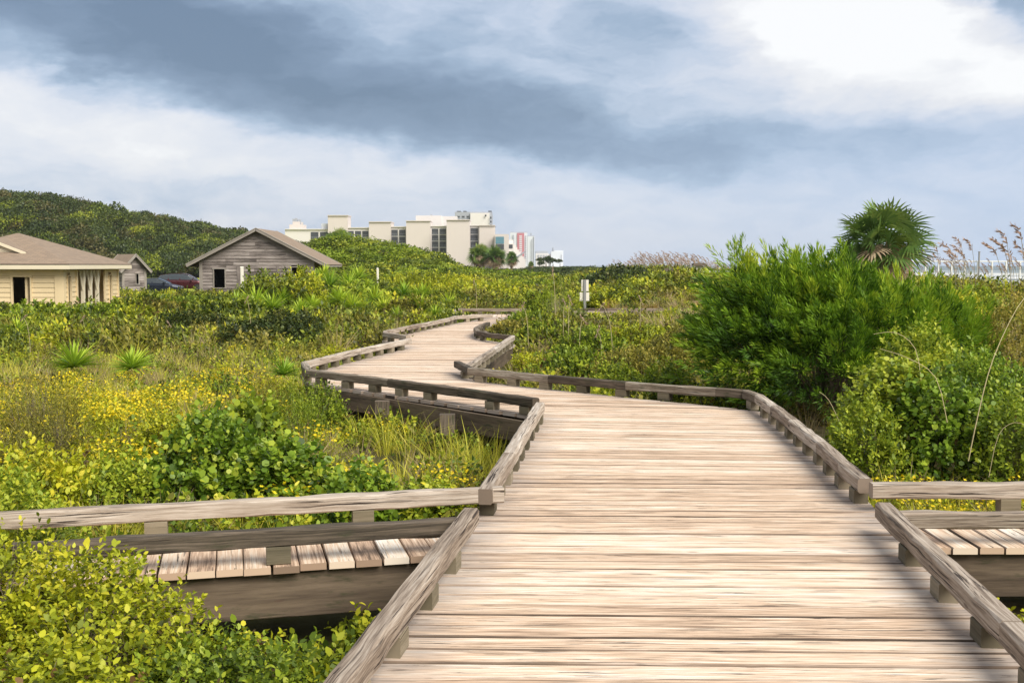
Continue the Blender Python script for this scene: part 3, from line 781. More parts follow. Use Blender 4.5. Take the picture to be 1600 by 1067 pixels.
def gable_hut(name, label, px0, px1, ppx, pyk, eave, d, depth, wl, wr, gz, wins, rot=0):
    x0, x1 = PX(wl, d), PX(wr, d); xk = (x0 + x1) / 2 if ppx is None else PX(ppx, d)
    zk = PZ(pyk, d); ze = PZ(eave, d); rx0, rx1 = PX(px0, d), PX(px1, d)
    root = empty(name, (xk, d + depth / 2, gz), label, 'hut')
    sl = (zk - ze) / (xk - rx0); sr = (zk - ze) / (rx1 - xk)
    L = x1 - x0
    def lim(z):
        a = max(0, xk - (zk - .12 - z) / sl - x0); b = min(L, xk + (zk - .12 - z) / sr - x0)
        return (a, b) if b > a else ((a + b) / 2, (a + b) / 2)
    m = MB(); siding(m, (x0, d), (x1, d), gz, zk - .15, [(PX(a, d) - x0, PX(b, d) - x0, PZ(zb, d), PZ(zt, d)) for a, b, zt, zb in wins], .21, lim, .04)
    y1 = d + depth
    zr, zl = zk - .15 - (x1 - xk) * sr, zk - .15 - (xk - x0) * sl
    siding(m, (x1, d), (x1, y1), gz, zr, [], .2); siding(m, (x1, y1), (x0, y1), gz, zk - .15, [], .2, lambda z: (L - lim(z)[1], L - lim(z)[0])); siding(m, (x0, y1), (x0, d), gz, zl, [], .2)
    part('wall', m, M['siding_grey'], root)
    for a, b, zt, zb in wins: opening(root, (PX(a, d), d), (PX(b, d), d), PZ(zb, d), PZ(zt, d), 'trim_grey', .07)
    m = MB(); s = .4
    slab(m, [(rx0, d - s, ze), (xk, d - s, zk), (xk, y1, zk), (rx0, y1, ze)][::-1], .05); slab(m, [(xk, d - s, zk), (rx1, d - s, ze), (rx1, y1, ze), (xk, y1, zk)][::-1], .05)
    # slabs were wound downwards: keep thickness below either way
    roof = part('roof', m, M['shingle'], root)
    m = MB()
    for yy in (d - s - .02, y1 + .02):
        m.beam((rx0, yy, ze - .09), (xk, yy, zk - .09), .04, .17, .6, 4); m.beam((xk, yy, zk - .09), (rx1, yy, ze - .09), .04, .17, .6, 4)
        m.beam((rx0 - .02, yy - .02, ze + .01), (xk, yy - .02, zk + .01), .05, .05, .9, 4); m.beam((xk, yy - .02, zk + .01), (rx1 + .02, yy - .02, ze + .01), .05, .05, .9, 4)
    m.beam((rx1 - .02, d - s, ze - .08), (rx1 - .02, y1, ze - .08), .04, .15); m.beam((rx0 + .02, d - s, ze - .08), (rx0 + .02, y1, ze - .08), .04, .15)
    part('barge_board', m, M['trim_grey'], roof)
    for bx0, bx1, bz in ((x0 - .02, x0 + .18, zl), (x1 - .18, x1 + .02, zr)):
        m = MB(); m.box((bx0, d - .06, gz), (bx1, d - .0, bz)); part('corner_board', m, M['trim_grey'], root)
    if name == 'gabled_hut':
        for px, w in ((373, .20), (434, .16)):
            m = MB(); m.box((PX(px, d) - w / 2, d - .06, gz), (PX(px, d) + w / 2, d, PZ(415, d)), .3); part('wall_batten', m, M['siding_grey'], root)
    return root
gable_hut('gabled_hut', 'weathered grey gabled hut with two dark window openings behind the yuccas', 294, 512, 403, 357, 413.5, 70, 5.8, 312, 491, -1.1,
          [(333.5, 352, 420.5, 449.5), (455, 474, 418, 430)])
r = gable_hut('storage_hut', 'small weathered hut behind the cream house, beside the blue-black car', 161, 211, 186, 397, 424, 88, 3.2, 166, 205, -1.1, [(188, 193, 428, 444)])
r.rotation_euler = (0, 0, R(42))
for px, d, t, label, w in ((378, 64, 418, 'pale square wooden post standing in front of the gabled hut', .17), (590, 60, 420, 'pale wooden post alone among the scrub before the dark thicket', .11)):
    x = PX(px, d); z = float(gh(x, d)) - .1; zt = PZ(t, d)
    root = empty('wooden_post', (x, d, z), label, 'post')
    m = MB(); m.beam((x, d, z), (x, d, zt), w, w, .8, 4, .004); part('shaft', m, M['trim_pale'], root)
    m = MB(); m.box((x - w * .55, d - w * .55, zt), (x + w * .55, d + w * .55, zt + .05), .8, 0, 0, None, .03); part('cap', m, M['trim_pale'], root)

# ---------------------------------------------------------------- cars
def car(name, label, loc, rz, paint, prof, roofs, L, Wd, wagon):
    root = empty(name, loc, label, 'car', rz=rz)
    root_z = 0
    def loft(secs, nm, mat, par, smooth=True):
        # secs: list of (x, [(y,z)...half section from bottom to centre top])
        m = MB(); rings = []
        for x, hs in secs:
            rings.append([(x, -y, z) for y, z in hs] + [(x, y, z) for y, z in hs[::-1]])
        n = len(rings[0])
        for k in range(len(rings) - 1):
            for i in range(n - 1):
                m.quad([rings[k][i], rings[k + 1][i], rings[k + 1][i + 1], rings[k][i + 1]])
            m.quad([rings[k][n - 1], rings[k + 1][n - 1], rings[k + 1][0], rings[k][0]])
        m.quad(rings[0]); m.quad(rings[-1][::-1])
        me = m.mesh(nm)
        o = link(nm, me, M[mat], par); return o
    H = Wd / 2
    body = [(x, [(H * w * .92, .22), (H * w, .45), (H * w, zt * .82), (H * w * .93, zt * .97), (H * w * .6, zt)]) for x, zt, w in prof]
    b = loft(body, 'body', paint, root)
    cab = [(x, [(H * .93 * w0, z0), (H * .82 * w0, z0 + (z1 - z0) * .75), (H * .66 * w0, z1)]) for x, z0, z1, w0 in roofs]
    loft(cab, 'window_glass', 'glass', root)
    # roof skin and pillars proud of the glass
    m = MB()
    for (xa, a0, a1, wa), (xb, b0, b1, wb) in zip(roofs[:-1], roofs[1:]):
        for sg in (-1, 1):
            ya, yb = sg * (H * .66 * wa), sg * (H * .66 * wb)
            m.beam((xa, ya, a1 + .004), (xb, yb, b1 + .004), .13, .03)
            m.beam((xa, sg * H * .925 * wa, a0 + .01), (xb, sg * H * .925 * wb, b0 + .01), .05, .04)
    mid = [q for q in roofs if q[2] > max(r_[2] for r_ in roofs) - .12]
    for (xa, a0, a1, wa), (xb, b0, b1, wb) in zip(mid[:-1], mid[1:]):
        m.quad([(xa, -H * .66 * wa, a1 + .016), (xb, -H * .66 * wb, b1 + .016), (xb, H * .66 * wb, b1 + .016), (xa, H * .66 * wa, a1 + .016)])
    for x in (-.15, .95 if not wagon else 1.05, -1.2 if wagon else -.9):
        z1 = np.interp(x, [q[0] for q in roofs], [q[2] for q in roofs]); z0 = np.interp(x, [q[0] for q in roofs], [q[1] for q in roofs])
        for sg in (-1, 1): m.beam((x, sg * H * .945, z0), (x, sg * H * .69, z1), .09, .03)
    link('roof', m.mesh('roof'), M[paint], root)
    m = MB()
    for (xa, a0, a1, wa), (xb, b0, b1, wb) in zip(roofs[:-1], roofs[1:]):
        for sg in (-1, 1): m.beam((xa, sg * H * .72 * wa, a1 - .03), (xb, sg * H * .72 * wb, b1 - .03), .03, .03)
    link('window_trim', m.mesh('window_trim'), M['chrome'], root)
    for x in (-L * .30, L * .31):
        for sg in (-1, 1):
            m = MB(); pts = []
            n = 20; r0 = .34
            for k in range(n):
                a, c = 2 * math.pi * k / n, 2 * math.pi * (k + 1) / n
                y0, y1 = sg * (H - .2), sg * (H + .01)
                m.quad([(x + r0 * math.cos(a), y0, r0 + r0 * math.sin(a)), (x + r0 * math.cos(c), y0, r0 + r0 * math.sin(c)), (x + r0 * math.cos(c), y1, r0 + r0 * math.sin(c)), (x + r0 * math.cos(a), y1, r0 + r0 * math.sin(a))])
                m.quad([(x, y1, r0), (x + r0 * math.cos(a), y1, r0 + r0 * math.sin(a)), (x + r0 * math.cos(c), y1, r0 + r0 * math.sin(c))])
            w = link('wheel', m.mesh('wheel'), M['tyre'], root)
            m = MB()
            for k in range(10):
                a, c = 2 * math.pi * k / 10, 2 * math.pi * (k + .6) / 10
                m.quad([(x, sg * (H + .015), r0), (x + .22 * math.cos(a), sg * (H + .02), r0 + .22 * math.sin(a)), (x + .22 * math.cos(c), sg * (H + .02), r0 + .22 * math.sin(c))])
            link('rim', m.mesh('rim'), M['chrome'], w)
    zt = prof[0][1] * .8
    for sg in (-1, 1):
        m = MB(); m.box((-L / 2 - .02, sg * H * .55 - .22, zt - .10), (-L / 2 + .30, sg * H * .62 + .27 * 1, zt + .06)) if sg > 0 else m.box((-L / 2 - .02, -H * .62 - .27, zt - .10), (-L / 2 + .30, -H * .55 + .22, zt + .06))
        link('tail_lamp', m.mesh('tail_lamp'), M['lamp_red'], root)
        m = MB(); m.box((L / 2 - .35, sg * H * .66 - .16, .58), (L / 2 - .03, sg * H * .66 + .16, .70)); link('headlight', m.mesh('headlight'), M['chrome'], root)
        m = MB(); m.box((.82, sg * (H + .08) - .09, .95), (.98, sg * (H + .08) + .09, 1.07)); link('wing_mirror', m.mesh('wing_mirror'), M[paint], root)
    return root
gz = -.93
xA = PX(241, 97); 
car('parked_car', 'low blue-black car with red tail lamp parked nose right before the lawn', (xA + .1, 97, gz), R(6), 'car_blue',
    [(-2.3, .82, .86), (-2.1, 1.0, .97), (-1.5, 1.03, 1), (.9, .95, 1), (1.6, .84, .98), (2.1, .72, .93), (2.3, .55, .82)],
    [(-2.0, .98, 1.02, .86), (-1.3, .98, 1.27, .96), (-.5, .96, 1.42, 1), (.2, .95, 1.42, 1), (.9, .93, 1.15, .98), (1.25, .9, .93, .95)], 4.65, 1.85, False)
xB = PX(282, 104)
car('parked_car', 'maroon estate car parked behind the blue-black car, nose towards the gabled hut', (xB + .2, 104, gz + .12), R(8), 'car_red',
    [(-2.35, .95, .9), (-2.2, 1.08, .98), (-1.0, 1.08, 1), (.9, 1.05, 1), (1.5, 1.0, .99), (2.1, .88, .95), (2.35, .6, .86)],
    [(-2.25, 1.05, 1.15, .9), (-1.95, 1.05, 1.50, .96), (-1.0, 1.05, 1.64, 1), (0, 1.04, 1.66, 1), (.55, 1.03, 1.56, .99), (1.15, 1.02, 1.22, .97), (1.4, 1.0, 1.03, .95)], 4.75, 1.9, True)

# ---------------------------------------------------------------- hotels and towers up the coast
def block(m, px0, px1, pyt, d, depth, zb=-3, tone=.5, mi=0):
    x0, x1, zt = PX(px0, d), PX(px1, d), PZ(pyt, d)
    m.box((x0, d, zb), (x1, d + depth, zt), tone, mi)
def windows(root, px0, px1, py0, py1, d, cols, rows, mat='balcony', name='window', mull=.18):
    """recessed bay openings: dark loggias set in front of nothing, each its own part with a rail"""
    w = (px1 - px0) / cols; h = (py1 - py0) / rows
    for c in range(cols):
        for r_ in range(rows):
            x0, x1 = PX(px0 + (c + mull / 2) * w, d), PX(px0 + (c + 1 - mull / 2) * w, d); zt, zb = PZ(py0 + (r_ + .06) * h, d), PZ(py0 + (r_ + .94) * h, d)
            m = MB(); m.box((x0, d - .12, zb), (x1, d - .02, zt)); p = part(name, m, M[mat], root)
            m = MB(); hh = (zt - zb)
            m.box((x0, d - .22, zb), (x1, d - .16, zb + hh * .06)); m.box((x0, d - .2, zb + hh * .34), (x1, d - .16, zb + hh * .37))
            for k in range(3): m.box((x0 + (x1 - x0) * (.25 + .25 * k) - .04, d - .2, zb), (x0 + (x1 - x0) * (.25 + .25 * k) + .04, d - .16, zb + hh * .35))
            part('balcony_rail', m, M['hotel3'], p)
def hotel():
    d = 450
    root = empty('hotel_building', (PX(610, d), d, -3), 'long beige stepped hotel with blank stair towers and dark balcony bays', 'hotel')
    # (px0, px1, top, set-back, depth)
    for px0, px1, t, sb, dp in ((513, 544, 337, 0, 9), (577, 611, 347, -8, 12), (635, 672.5, 345.5, -16, 12), (698, 734, 344, -24, 14), (749, 773, 352.5, -24, 16)):
        m = MB(); block(m, px0, px1, t, d + sb, dp); block(m, px0 - .6, px1 + .6, t - .8, d + sb - .5, dp + 1, PZ(t + .4, d + sb - .5)); part('stair_tower', m, M['hotel'], root)
    for px0, px1, t, sb in ((446, 514, 358.5, 3), (543, 578, 356, 1), (610, 636, 354.5, -6), (672, 699, 353.5, -14), (733.5, 750, 352.5, -21)):
        m = MB(); block(m, px0, px1, t, d + sb, 12); block(m, px0, px1, t - .7, d + sb - .6, 13, PZ(t + .5, d + sb - .6)); part('wing', m, M['hotel2'], root)
    windows(root, 485, 514, 362, 376, d + 3, 2, 1); windows(root, 543, 577, 360.5, 371, d + 1, 3, 1); windows(root, 611, 635, 358.5, 392, d - 6, 2, 3)
    windows(root, 674, 698, 357, 397, d - 14, 2, 4); windows(root, 734, 748, 356, 398, d - 21, 1, 4)
    for px0, px1, t, sb in ((650, 690, 337, 4), (690, 714, 338, 5), (453, 474, 351, 6), (458, 469, 346.5, 8)):
        m = MB(); block(m, px0, px1, t, d + sb, 8, 8); part('roof_house', m, M['hotel'] if px0 < 500 else M['hotel2'], root)
    m = MB()
    for px, t in ((459, 342), (463, 341), (468, 343), (504, 351), (506, 351), (674, 335)):
        x = PX(px, d + 8); z = PZ(t, d + 8); m.box((x - .5, d + 9, 8), (x + .5, d + 10, z))
    part('roof_vent', m, M['hotel3'], root)
    m = MB(); block(m, 503, 512, 349.5, d + 5, 4, 8); part('water_tank', m, M['towerwhite'], root)
hotel()
def annex():
    d = 415
    root = empty('hotel_annex', (PX(790, d), d, -3), 'low beige annex with teal glazing at the right end of the hotel', 'annex')
    m = MB(); block(m, 773, 795, 366, d, 12); part('wall', m, M['hotel'], root)
    m = MB(); block(m, 787, 802, 375, d + 6, 12); block(m, 795, 803, 380, d + 2, 12); part('wing', m, M['hotel2'], root)
    m = MB(); x0, x1 = PX(774.5, d), PX(787.5, d); m.box((x0, d - .15, PZ(381, d)), (x1, d - .02, PZ(370, d))); part('glazing', m, M['tealglass'], root)
    m = MB(); m.box((x0, d - .15, PZ(390, d)), (x1, d - .02, PZ(382, d))); part('window', m, M['balcony'], root)
    m = MB(); m.box((x0, d - .15, PZ(408, d)), (x1, d - .02, PZ(399, d))); part('window', m, M['balcony'], root)
    for t in (382, 393):
        m = MB(); m.box((PX(795, d + 2), d + 1.85, PZ(t + 6, d)), (PX(801, d + 2), d + 1.97, PZ(t, d))); part('window', m, M['balcony'], root)
    # outside stair ramp stepping down to the beach
    m = MB()
    for k in range(7):
        x0 = PX(803 + k * 2.6, d + 6); m.box((x0, d + 6, -3), (x0 + PX(805.7, d) - PX(803, d), d + 14, PZ(383 + k * 3.6, d + 6)))
    part('stair_ramp', m, M['hotel2'], root)
    m = MB(); m.beam((PX(803, d + 5.9), d + 5.9, PZ(404, d)), (PX(822, d + 5.9), d + 5.9, PZ(392, d)), .5, .5); part('ramp_rail', m, M['hotel3'], root)
annex()
def tower(name, label, parts, wins, d):
    px = (parts[0][0] + parts[0][1]) / 2
    root = empty(name, (PX(px, d), d, -3), label, 'tower')
    for px0, px1, t, sb, mat, nm in parts:
        m = MB(); block(m, px0, px1, t, d + sb, 26); part(nm, m, M[mat], root)
    for px0, px1, t, b, cols, rows, mat in wins:
        w = (px1 - px0) / cols; h = (b - t) / rows
        for c in range(cols):
            for r_ in range(rows):
                m = MB(); m.box((PX(px0 + (c + .2) * w, d), d - 1.2, PZ(t + (r_ + .75) * h, d)), (PX(px0 + (c + .8) * w, d), d - .9, PZ(t + (r_ + .15) * h, d))); part('window', m, M[mat], root)
tower('apartment_tower', 'grey flat-topped tower with dark balconies rising behind the beige hotel',
      [(735, 765, 333, 0, 'hotel2', 'wall'), (711, 735.5, 334.5, 4, 'hotel3', 'wall'), (711, 768, 331.3, 2, 'hotel3', 'roof'), (765, 769, 334, 6, 'hotel3', 'balcony_stack'), (714, 720, 329.8, 10, 'balcony', 'roof_plant'), (724, 729, 329.8, 10, 'balcony', 'roof_plant'), (763, 768, 329.5, 10, 'balcony', 'roof_plant')],
      [(757, 761, 335, 340, 1, 1, 'balcony'), (713, 735, 337, 352, 3, 3, 'balcony'), (765, 769, 338, 356, 1, 3, 'balcony')], 700)
tower('apartment_tower', 'white tower with a rose-red stripe of balconies, left of the slim white one',
      [(797, 808, 363.8, 0, 'towerwhite', 'wall'), (808, 819, 364.5, -1, 'towerred', 'red_stripe'), (819, 824, 363.8, 0, 'towerwhite', 'wall'), (797, 824, 362.6, 3, 'hotel3', 'roof')],
      [(800, 804, 367, 398, 1, 11, 'hotel3'), (810, 817, 368, 404, 1, 12, 'towerwhite'), (820, 823, 368, 410, 1, 12, 'hotel3')], 1400)
tower('apartment_tower', 'slim white tower with one column of small windows beside the red-striped tower',
      [(824.5, 835, 369.5, 0, 'towerwhite', 'wall'), (825, 835, 368, 4, 'hotel3', 'roof'), (829.5, 830.5, 364, 6, 'hotel3', 'mast'), (833.5, 834.6, 370, -1, 'hotel3', 'corner_strip')],
      [(829.5, 832, 374, 412, 1, 14, 'hotel3')], 1300)
tower('distant_building', 'faint low beige block with bluish roof, farthest up the beach',
      [(837, 857, 396, 0, 'hotel2', 'wall'), (837, 856, 392.5, 6, 'hotel3', 'roof')], [(839, 856, 398, 408, 4, 3, 'hotel3')], 2000)
tower('distant_building', 'pale distant block with a roof mast at the end of the hotel row',
      [(861, 879, 393, 0, 'towerwhite', 'wall'), (855, 866, 397, 8, 'hotel2', 'wing'), (863.5, 865, 387, 5, 'hotel3', 'mast'), (866, 880, 391.5, 4, 'towerwhite', 'roof')], [(875.5, 878.5, 398, 410, 1, 4, 'hotel3')], 2000)

# ---------------------------------------------------------------- beach rails, stairs, signs
def rail_fence(name, label, pts, top, low, posts, d_, group=None):
    root = empty(name, (pts[0][0], pts[0][1], -.2), label, 'railing', group)
    m = MB()
    for a, b in zip(pts[:-1], pts[1:]): m.beam((*a[:2], a[2]), (*b[:2], b[2]), .09, .085)
    part('top_rail', m, M['white_metal'], root)
    m = MB()
    for a, b in zip(pts[:-1], pts[1:]): m.beam((*a[:2], a[2] - low), (*b[:2], b[2] - low), .05, .05)
    part('lower_rail', m, M['white_metal'], root)
    for a, b in zip(pts[:-1], pts[1:]):
        for k in range(posts):
            f = k / posts; p = np.array(a) * (1 - f) + np.array(b) * f
            m = MB(); m.box((p[0] - .05, p[1] - .05, p[2] - 1.5), (p[0] + .05, p[1] + .05, p[2] + .02)); part('post', m, M['white_metal'], root)
d = 74
rail_fence('beach_railing', 'long white railing of the beach access on the dune behind the palm', [(PX(1405, d), d, PZ(408.5, d)), (PX(1528, d), d, PZ(408.5, d)), (PX(1660, d), d, PZ(409, d))], 0, .86, 6, d)
x = PX(1527.5, 74); m = MB(); root = empty('tall_post', (x, 73.8, 0), 'tall grey post rising above the white beach railing', 'post')
m.beam((x, 73.8, 0), (x, 73.8, PZ(394, 74)), .09, .09, .5, 3); part('shaft', m, M['grey_metal'], root)
m = MB(); m.box((x - .06, 73.74, PZ(394, 74)), (x + .06, 73.86, PZ(394, 74) + .04)); part('cap', m, M['grey_metal'], root)
d = 66
rail_fence('beach_railing', 'short white level railing on the dune left of the cedar', [(PX(1042, d), d, PZ(424.5, d)), (PX(1146, d), d, PZ(424.5, d))], 0, .4, 4, d)
for (pa, pb, label) in (((1050, 444), (1074, 431), 'white sloping stair rail beside the capped posts'), ((1108, 441), (1142, 425), 'white sloping stair rail partly behind the cedar tip')):
    a, b = P(pa[0], pa[1], 62), P(pb[0], pb[1], 62)
    root = empty('stair_railing', (a[0], 62, a[2] - .8), label, 'railing')
    for off, nm in ((0, 'top_rail'), (-.35, 'lower_rail')):
        m = MB(); m.beam((a[0], 62, a[2] + off), (b[0], 62, b[2] + off), .07, .1); part(nm, m, M['white_metal'], root)
    for f in (0, 1):
        q = a if f == 0 else b
        m = MB(); m.box((q[0] - .05, 61.95, q[2] - 1.1), (q[0] + .05, 62.05, q[2] + .05)); part('post', m, M['white_metal'], root)
for px, t, w, d, label in ((1000, 425, .42, 60, 'small pale post with dark cap, leftmost beside the dune thicket'), (1044, 424, .48, 58, 'pale post with dark cap at the foot of the stair rail'), (1092, 415.5, .62, 60, 'highest pale post with wide dark cap beside the white rails')):
    x = PX(px, d); z = float(gh(x, d)); zt = PZ(t, d)
    root = empty('capped_post', (x, d, z), label, 'post', 'capped posts of the beach access')
    m = MB(); m.box((x - w * .3, d - .15, z - .1), (x + w * .3, d + .15, zt)); part('shaft', m, M['trim_pale'], root)
    m = MB(); m.box((x - w * .6, d - .3, zt), (x + w * .6, d + .3, zt + .16), .2, 0, 0, None, .06); part('cap', m, M['raildark'], root)
def sign():
    d = 42; x = PX(913.5, d); z = float(gh(x, d)) - .1
    root = empty('sign_post', (x, d, z), 'grey post carrying two white sign panels seen edge on above the scrub', 'sign')
    m = MB(); m.beam((x + .01, d - .03, z), (x + .01, d - .03, PZ(437, d)), .10, .09, .6, 4); part('post', m, M['grey_metal'], root)
    for a, b, t, bt in ((908.5, 912.3, 437.3, 455), (914.8, 919.8, 437.3, 455), (906, 912.3, 457, 470), (914.8, 920.8, 457, 470)):
        m = MB(); m.box((PX(a, d), d - .02, PZ(bt, d)), (PX(b, d), d + .01, PZ(t, d))); part('sign_panel', m, M['trim_pale'], root)
sign()
def bench_rail():
    d = 50; x0, x1 = PX(176, d), PX(208, d)
    root = empty('low_rail', (x0, d, -1), 'low dark horizontal rail on a white stub by the porch of the cream house', 'rail')
    m = MB(); m.beam((x0, d, PZ(465.5, d)), (x1, d, PZ(466.5, d)), .1, .12, .3, 3); part('bar', m, M['raildark'], root)
    m = MB(); m.box((PX(181, d) - .05, d - .05, -1.1), (PX(181, d) + .05, d + .05, PZ(467, d))); part('stub', m, M['trim_pale'], root)
bench_rail()

# ---------------------------------------------------------------- foliage geometry (numpy)
def unit(v): return v / (np.linalg.norm(v, axis=-1, keepdims=True) + 1e-9)
def leaves(P_, D, N, L, Wd, shape='leaf', curl=.15):
    """one small face per leaf: P_ base, D direction, N face normal"""
    D = unit(D); Sd = unit(np.cross(D, N)); N = np.cross(Sd, D)
    L = np.broadcast_to(np.asarray(L, float), (len(P_),))[:, None]; Wd = np.broadcast_to(np.asarray(Wd, float), (len(P_),))[:, None]
    if shape == 'leaf':
        pr = [(0, 0, 0), (.30, .5, .5), (.70, .42, .6), (1, 0, -.5), (.70, -.42, .6), (.30, -.5, .5)]
    elif shape == 'round':
        pr = [(0, 0, 0), (.22, .52, .4), (.75, .52, .5), (1, 0, .0), (.75, -.52, .5), (.22, -.52, .4)]
    elif shape == 'dia':
        pr = [(0, 0, 0), (.45, .5, .2), (1, 0, -.4), (.45, -.5, .2)]
    elif shape == 'blade':
        pr = [(0, .5, 0), (.5, .4, .0), (1, 0, -1), (.5, -.4, 0), (0, -.5, 0)]
    return np.stack([P_ + D * L * a + Sd * Wd * b + N * L * curl * c for a, b, c in pr], 1)
def rdir(n, r):
    v = r.normal(size=(n, 3)); return unit(v)

def bush_mesh(name, seed, nsp=260, per=10, L=.05, Wd=.03, splen=.16, shape='leaf', flat=.8, lump=.22, inner=.55, up=.5, nlump=9, top=0.0):
    """unit-ish bush: radius 1 footprint, height ~1; leaves on sprigs spread through its volume.  sizes given for a bush of radius 1 m"""
    r = np.random.default_rng(seed)
    d = rdir(nsp, r); d[:, 2] = np.abs(d[:, 2]) * 1.0 - .12
    d = unit(d)
    c = rdir(nlump, r); c[:, 2] = np.abs(c[:, 2])
    rad = .78 + lump * np.clip(np.max(np.exp(-6 * (1 - d @ c.T)), 1), 0, 1) + r.normal(size=nsp) * .05
    dep = 1 - inner * r.random(nsp) ** 2.2
    O = d * (rad * dep)[:, None]; O[:, 2] = O[:, 2] * flat + .05
    SD = unit(d * .8 + np.array([0, 0, up]) + r.normal(size=(nsp, 3)) * .38)
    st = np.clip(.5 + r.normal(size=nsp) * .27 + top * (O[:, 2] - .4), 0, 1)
    k = np.tile(np.linspace(0.05, 1, per), nsp); sid = np.repeat(np.arange(nsp), per)
    sl = splen * r.uniform(.6, 1.35, nsp)
    P_ = O[sid] + SD[sid] * (sl[sid] * k)[:, None]
    a = np.array([0, 0, 1.]) + 0 * SD; U = unit(np.cross(SD, a + .01)); V_ = np.cross(SD, U)
    ang = np.tile(np.arange(per) * 2.4, nsp) + r.random(nsp)[sid] * 6.3
    rd = U[sid] * np.cos(ang)[:, None] + V_[sid] * np.sin(ang)[:, None]
    D = unit(rd * 1.0 + SD[sid] * (.25 + .9 * k[:, None]) + r.normal(size=(len(sid), 3)) * .2)
    N = unit(SD[sid] + np.array([0, 0, .6]) + r.normal(size=(len(sid), 3)) * .35)
    LL = L * r.uniform(.5, 1.4, len(sid)) * r.uniform(.75, 1.2, nsp)[sid]; Q = leaves(P_, D, N, LL, LL * Wd / L, shape)
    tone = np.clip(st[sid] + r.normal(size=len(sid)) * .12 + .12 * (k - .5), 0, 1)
    return npmesh(name, Q, None, tone)
def twig_mesh(name, seed, n=26, flat=.8, r0=.012, spread=1.0, fork=2):
    r = random.Random(seed); mb = MB()
    for i in range(n):
        a = r.uniform(0, 6.28); e = r.uniform(.25, 1.4); rr = r.uniform(.6, .95)
        end = np.array([math.cos(a) * math.cos(e) * rr * spread, math.sin(a) * math.cos(e) * rr * spread, math.sin(e) * rr * flat])
        base = np.array([end[0] * .15, end[1] * .15, -.15]); mid = (base + end) / 2 + np.array([r.uniform(-.1, .1), r.uniform(-.1, .1), r.uniform(-.02, .12)])
        mb.tube([base, mid, end], r0, r0 * .4, 4, r.random())
        for _ in range(fork):
            e2 = end + np.array([r.uniform(-.2, .2), r.uniform(-.2, .2), r.uniform(-.05, .22)]); mb.tube([mid * .4 + end * .6, e2], r0 * .5, r0 * .25, 3, r.random())
    return mb.mesh(name)
def tuft_mesh(name, seed, n=60, h=.5, spread=.16, lean=.5, w=.007, base_r=.10, segs=3, droop=.5, az=None):
    """grass tuft of curved tapering blades"""
    r = np.random.default_rng(seed)
    a = r.uniform(0, 6.283, n); br = base_r * np.sqrt(r.random(n)); H = h * r.uniform(.45, 1.1, n)
    out = np.stack([np.cos(a), np.sin(a), 0 * a], 1); B = out * br[:, None] + r.normal(size=(n, 3)) * [.02, .02, 0]
    ln = lean * r.uniform(.2, 1.2, n); sd = np.stack([-np.sin(a + r.normal(size=n) * .8), np.cos(a + r.normal(size=n) * .8), 0 * a], 1)
    quads = []
    def pt(t): return B + out * (H * ln * t ** (1 + droop) )[:, None] + np.array([0, 0, 1.]) * (H * (t - .45 * droop * ln * t ** 2.6))[:, None]
    ts = np.linspace(0, 1, segs + 1); ww = w * r.uniform(.7, 1.3, n)
    for i in range(segs):
        p, q = pt(ts[i]), pt(ts[i + 1]); w0, w1 = ww * (1 - ts[i] ** 2 * .9), ww * (1 - ts[i + 1] ** 2 * .9)
        quads.append(np.stack([p - sd * w0[:, None] / 2, p + sd * w0[:, None] / 2, q + sd * w1[:, None] / 2, q - sd * w1[:, None] / 2], 1))
    return npmesh(name, np.concatenate(quads), None, np.tile(np.clip(r.normal(.5, .22, n), 0, 1), segs))
def rosette_mesh(name, seed, n=70, L=.5, w=.035, up=-.15, stiff=.12, trunk=0.0, emax=1.45, thin=1.0):
    """yucca head: stiff folded blades in every direction above 'up'"""
    r = np.random.default_rng(seed)
    a = r.uniform(0, 6.283, n); el = np.arcsin(np.clip(r.uniform(math.sin(up), math.sin(emax), n), -1, 1))
    D = np.stack([np.cos(a) * np.cos(el), np.sin(a) * np.cos(el), np.sin(el)], 1); LL = L * r.uniform(.7, 1.1, n)
    Sd = unit(np.cross(D, [0, 0, 1.]) + 1e-6); N = np.cross(Sd, D)
    B = D * .03 + np.array([0, 0, trunk]); out = []
    ts = [0, .3, .7, 1]; ws = [.6, 1, .75, .02]
    for i in range(3):
        for sg in (-1, 1):
            def p(t, wv, side): return B + D * (LL * t)[:, None] + np.array([0, 0, -1.]) * (LL * stiff * t * t)[:, None] + Sd * side * w * wv / 2 + N * (abs(side) * w * wv * .2)
            q = [p(ts[i], ws[i], 0), p(ts[i], ws[i], sg), p(ts[i + 1], ws[i + 1], sg), p(ts[i + 1], ws[i + 1], 0)]
            out.append(np.stack(q if sg > 0 else q[::-1], 1))
    return npmesh(name, np.concatenate(out), None, np.tile(np.clip(.55 + .25 * np.sin(el) + r.normal(size=n) * .13, 0, 1), 6))
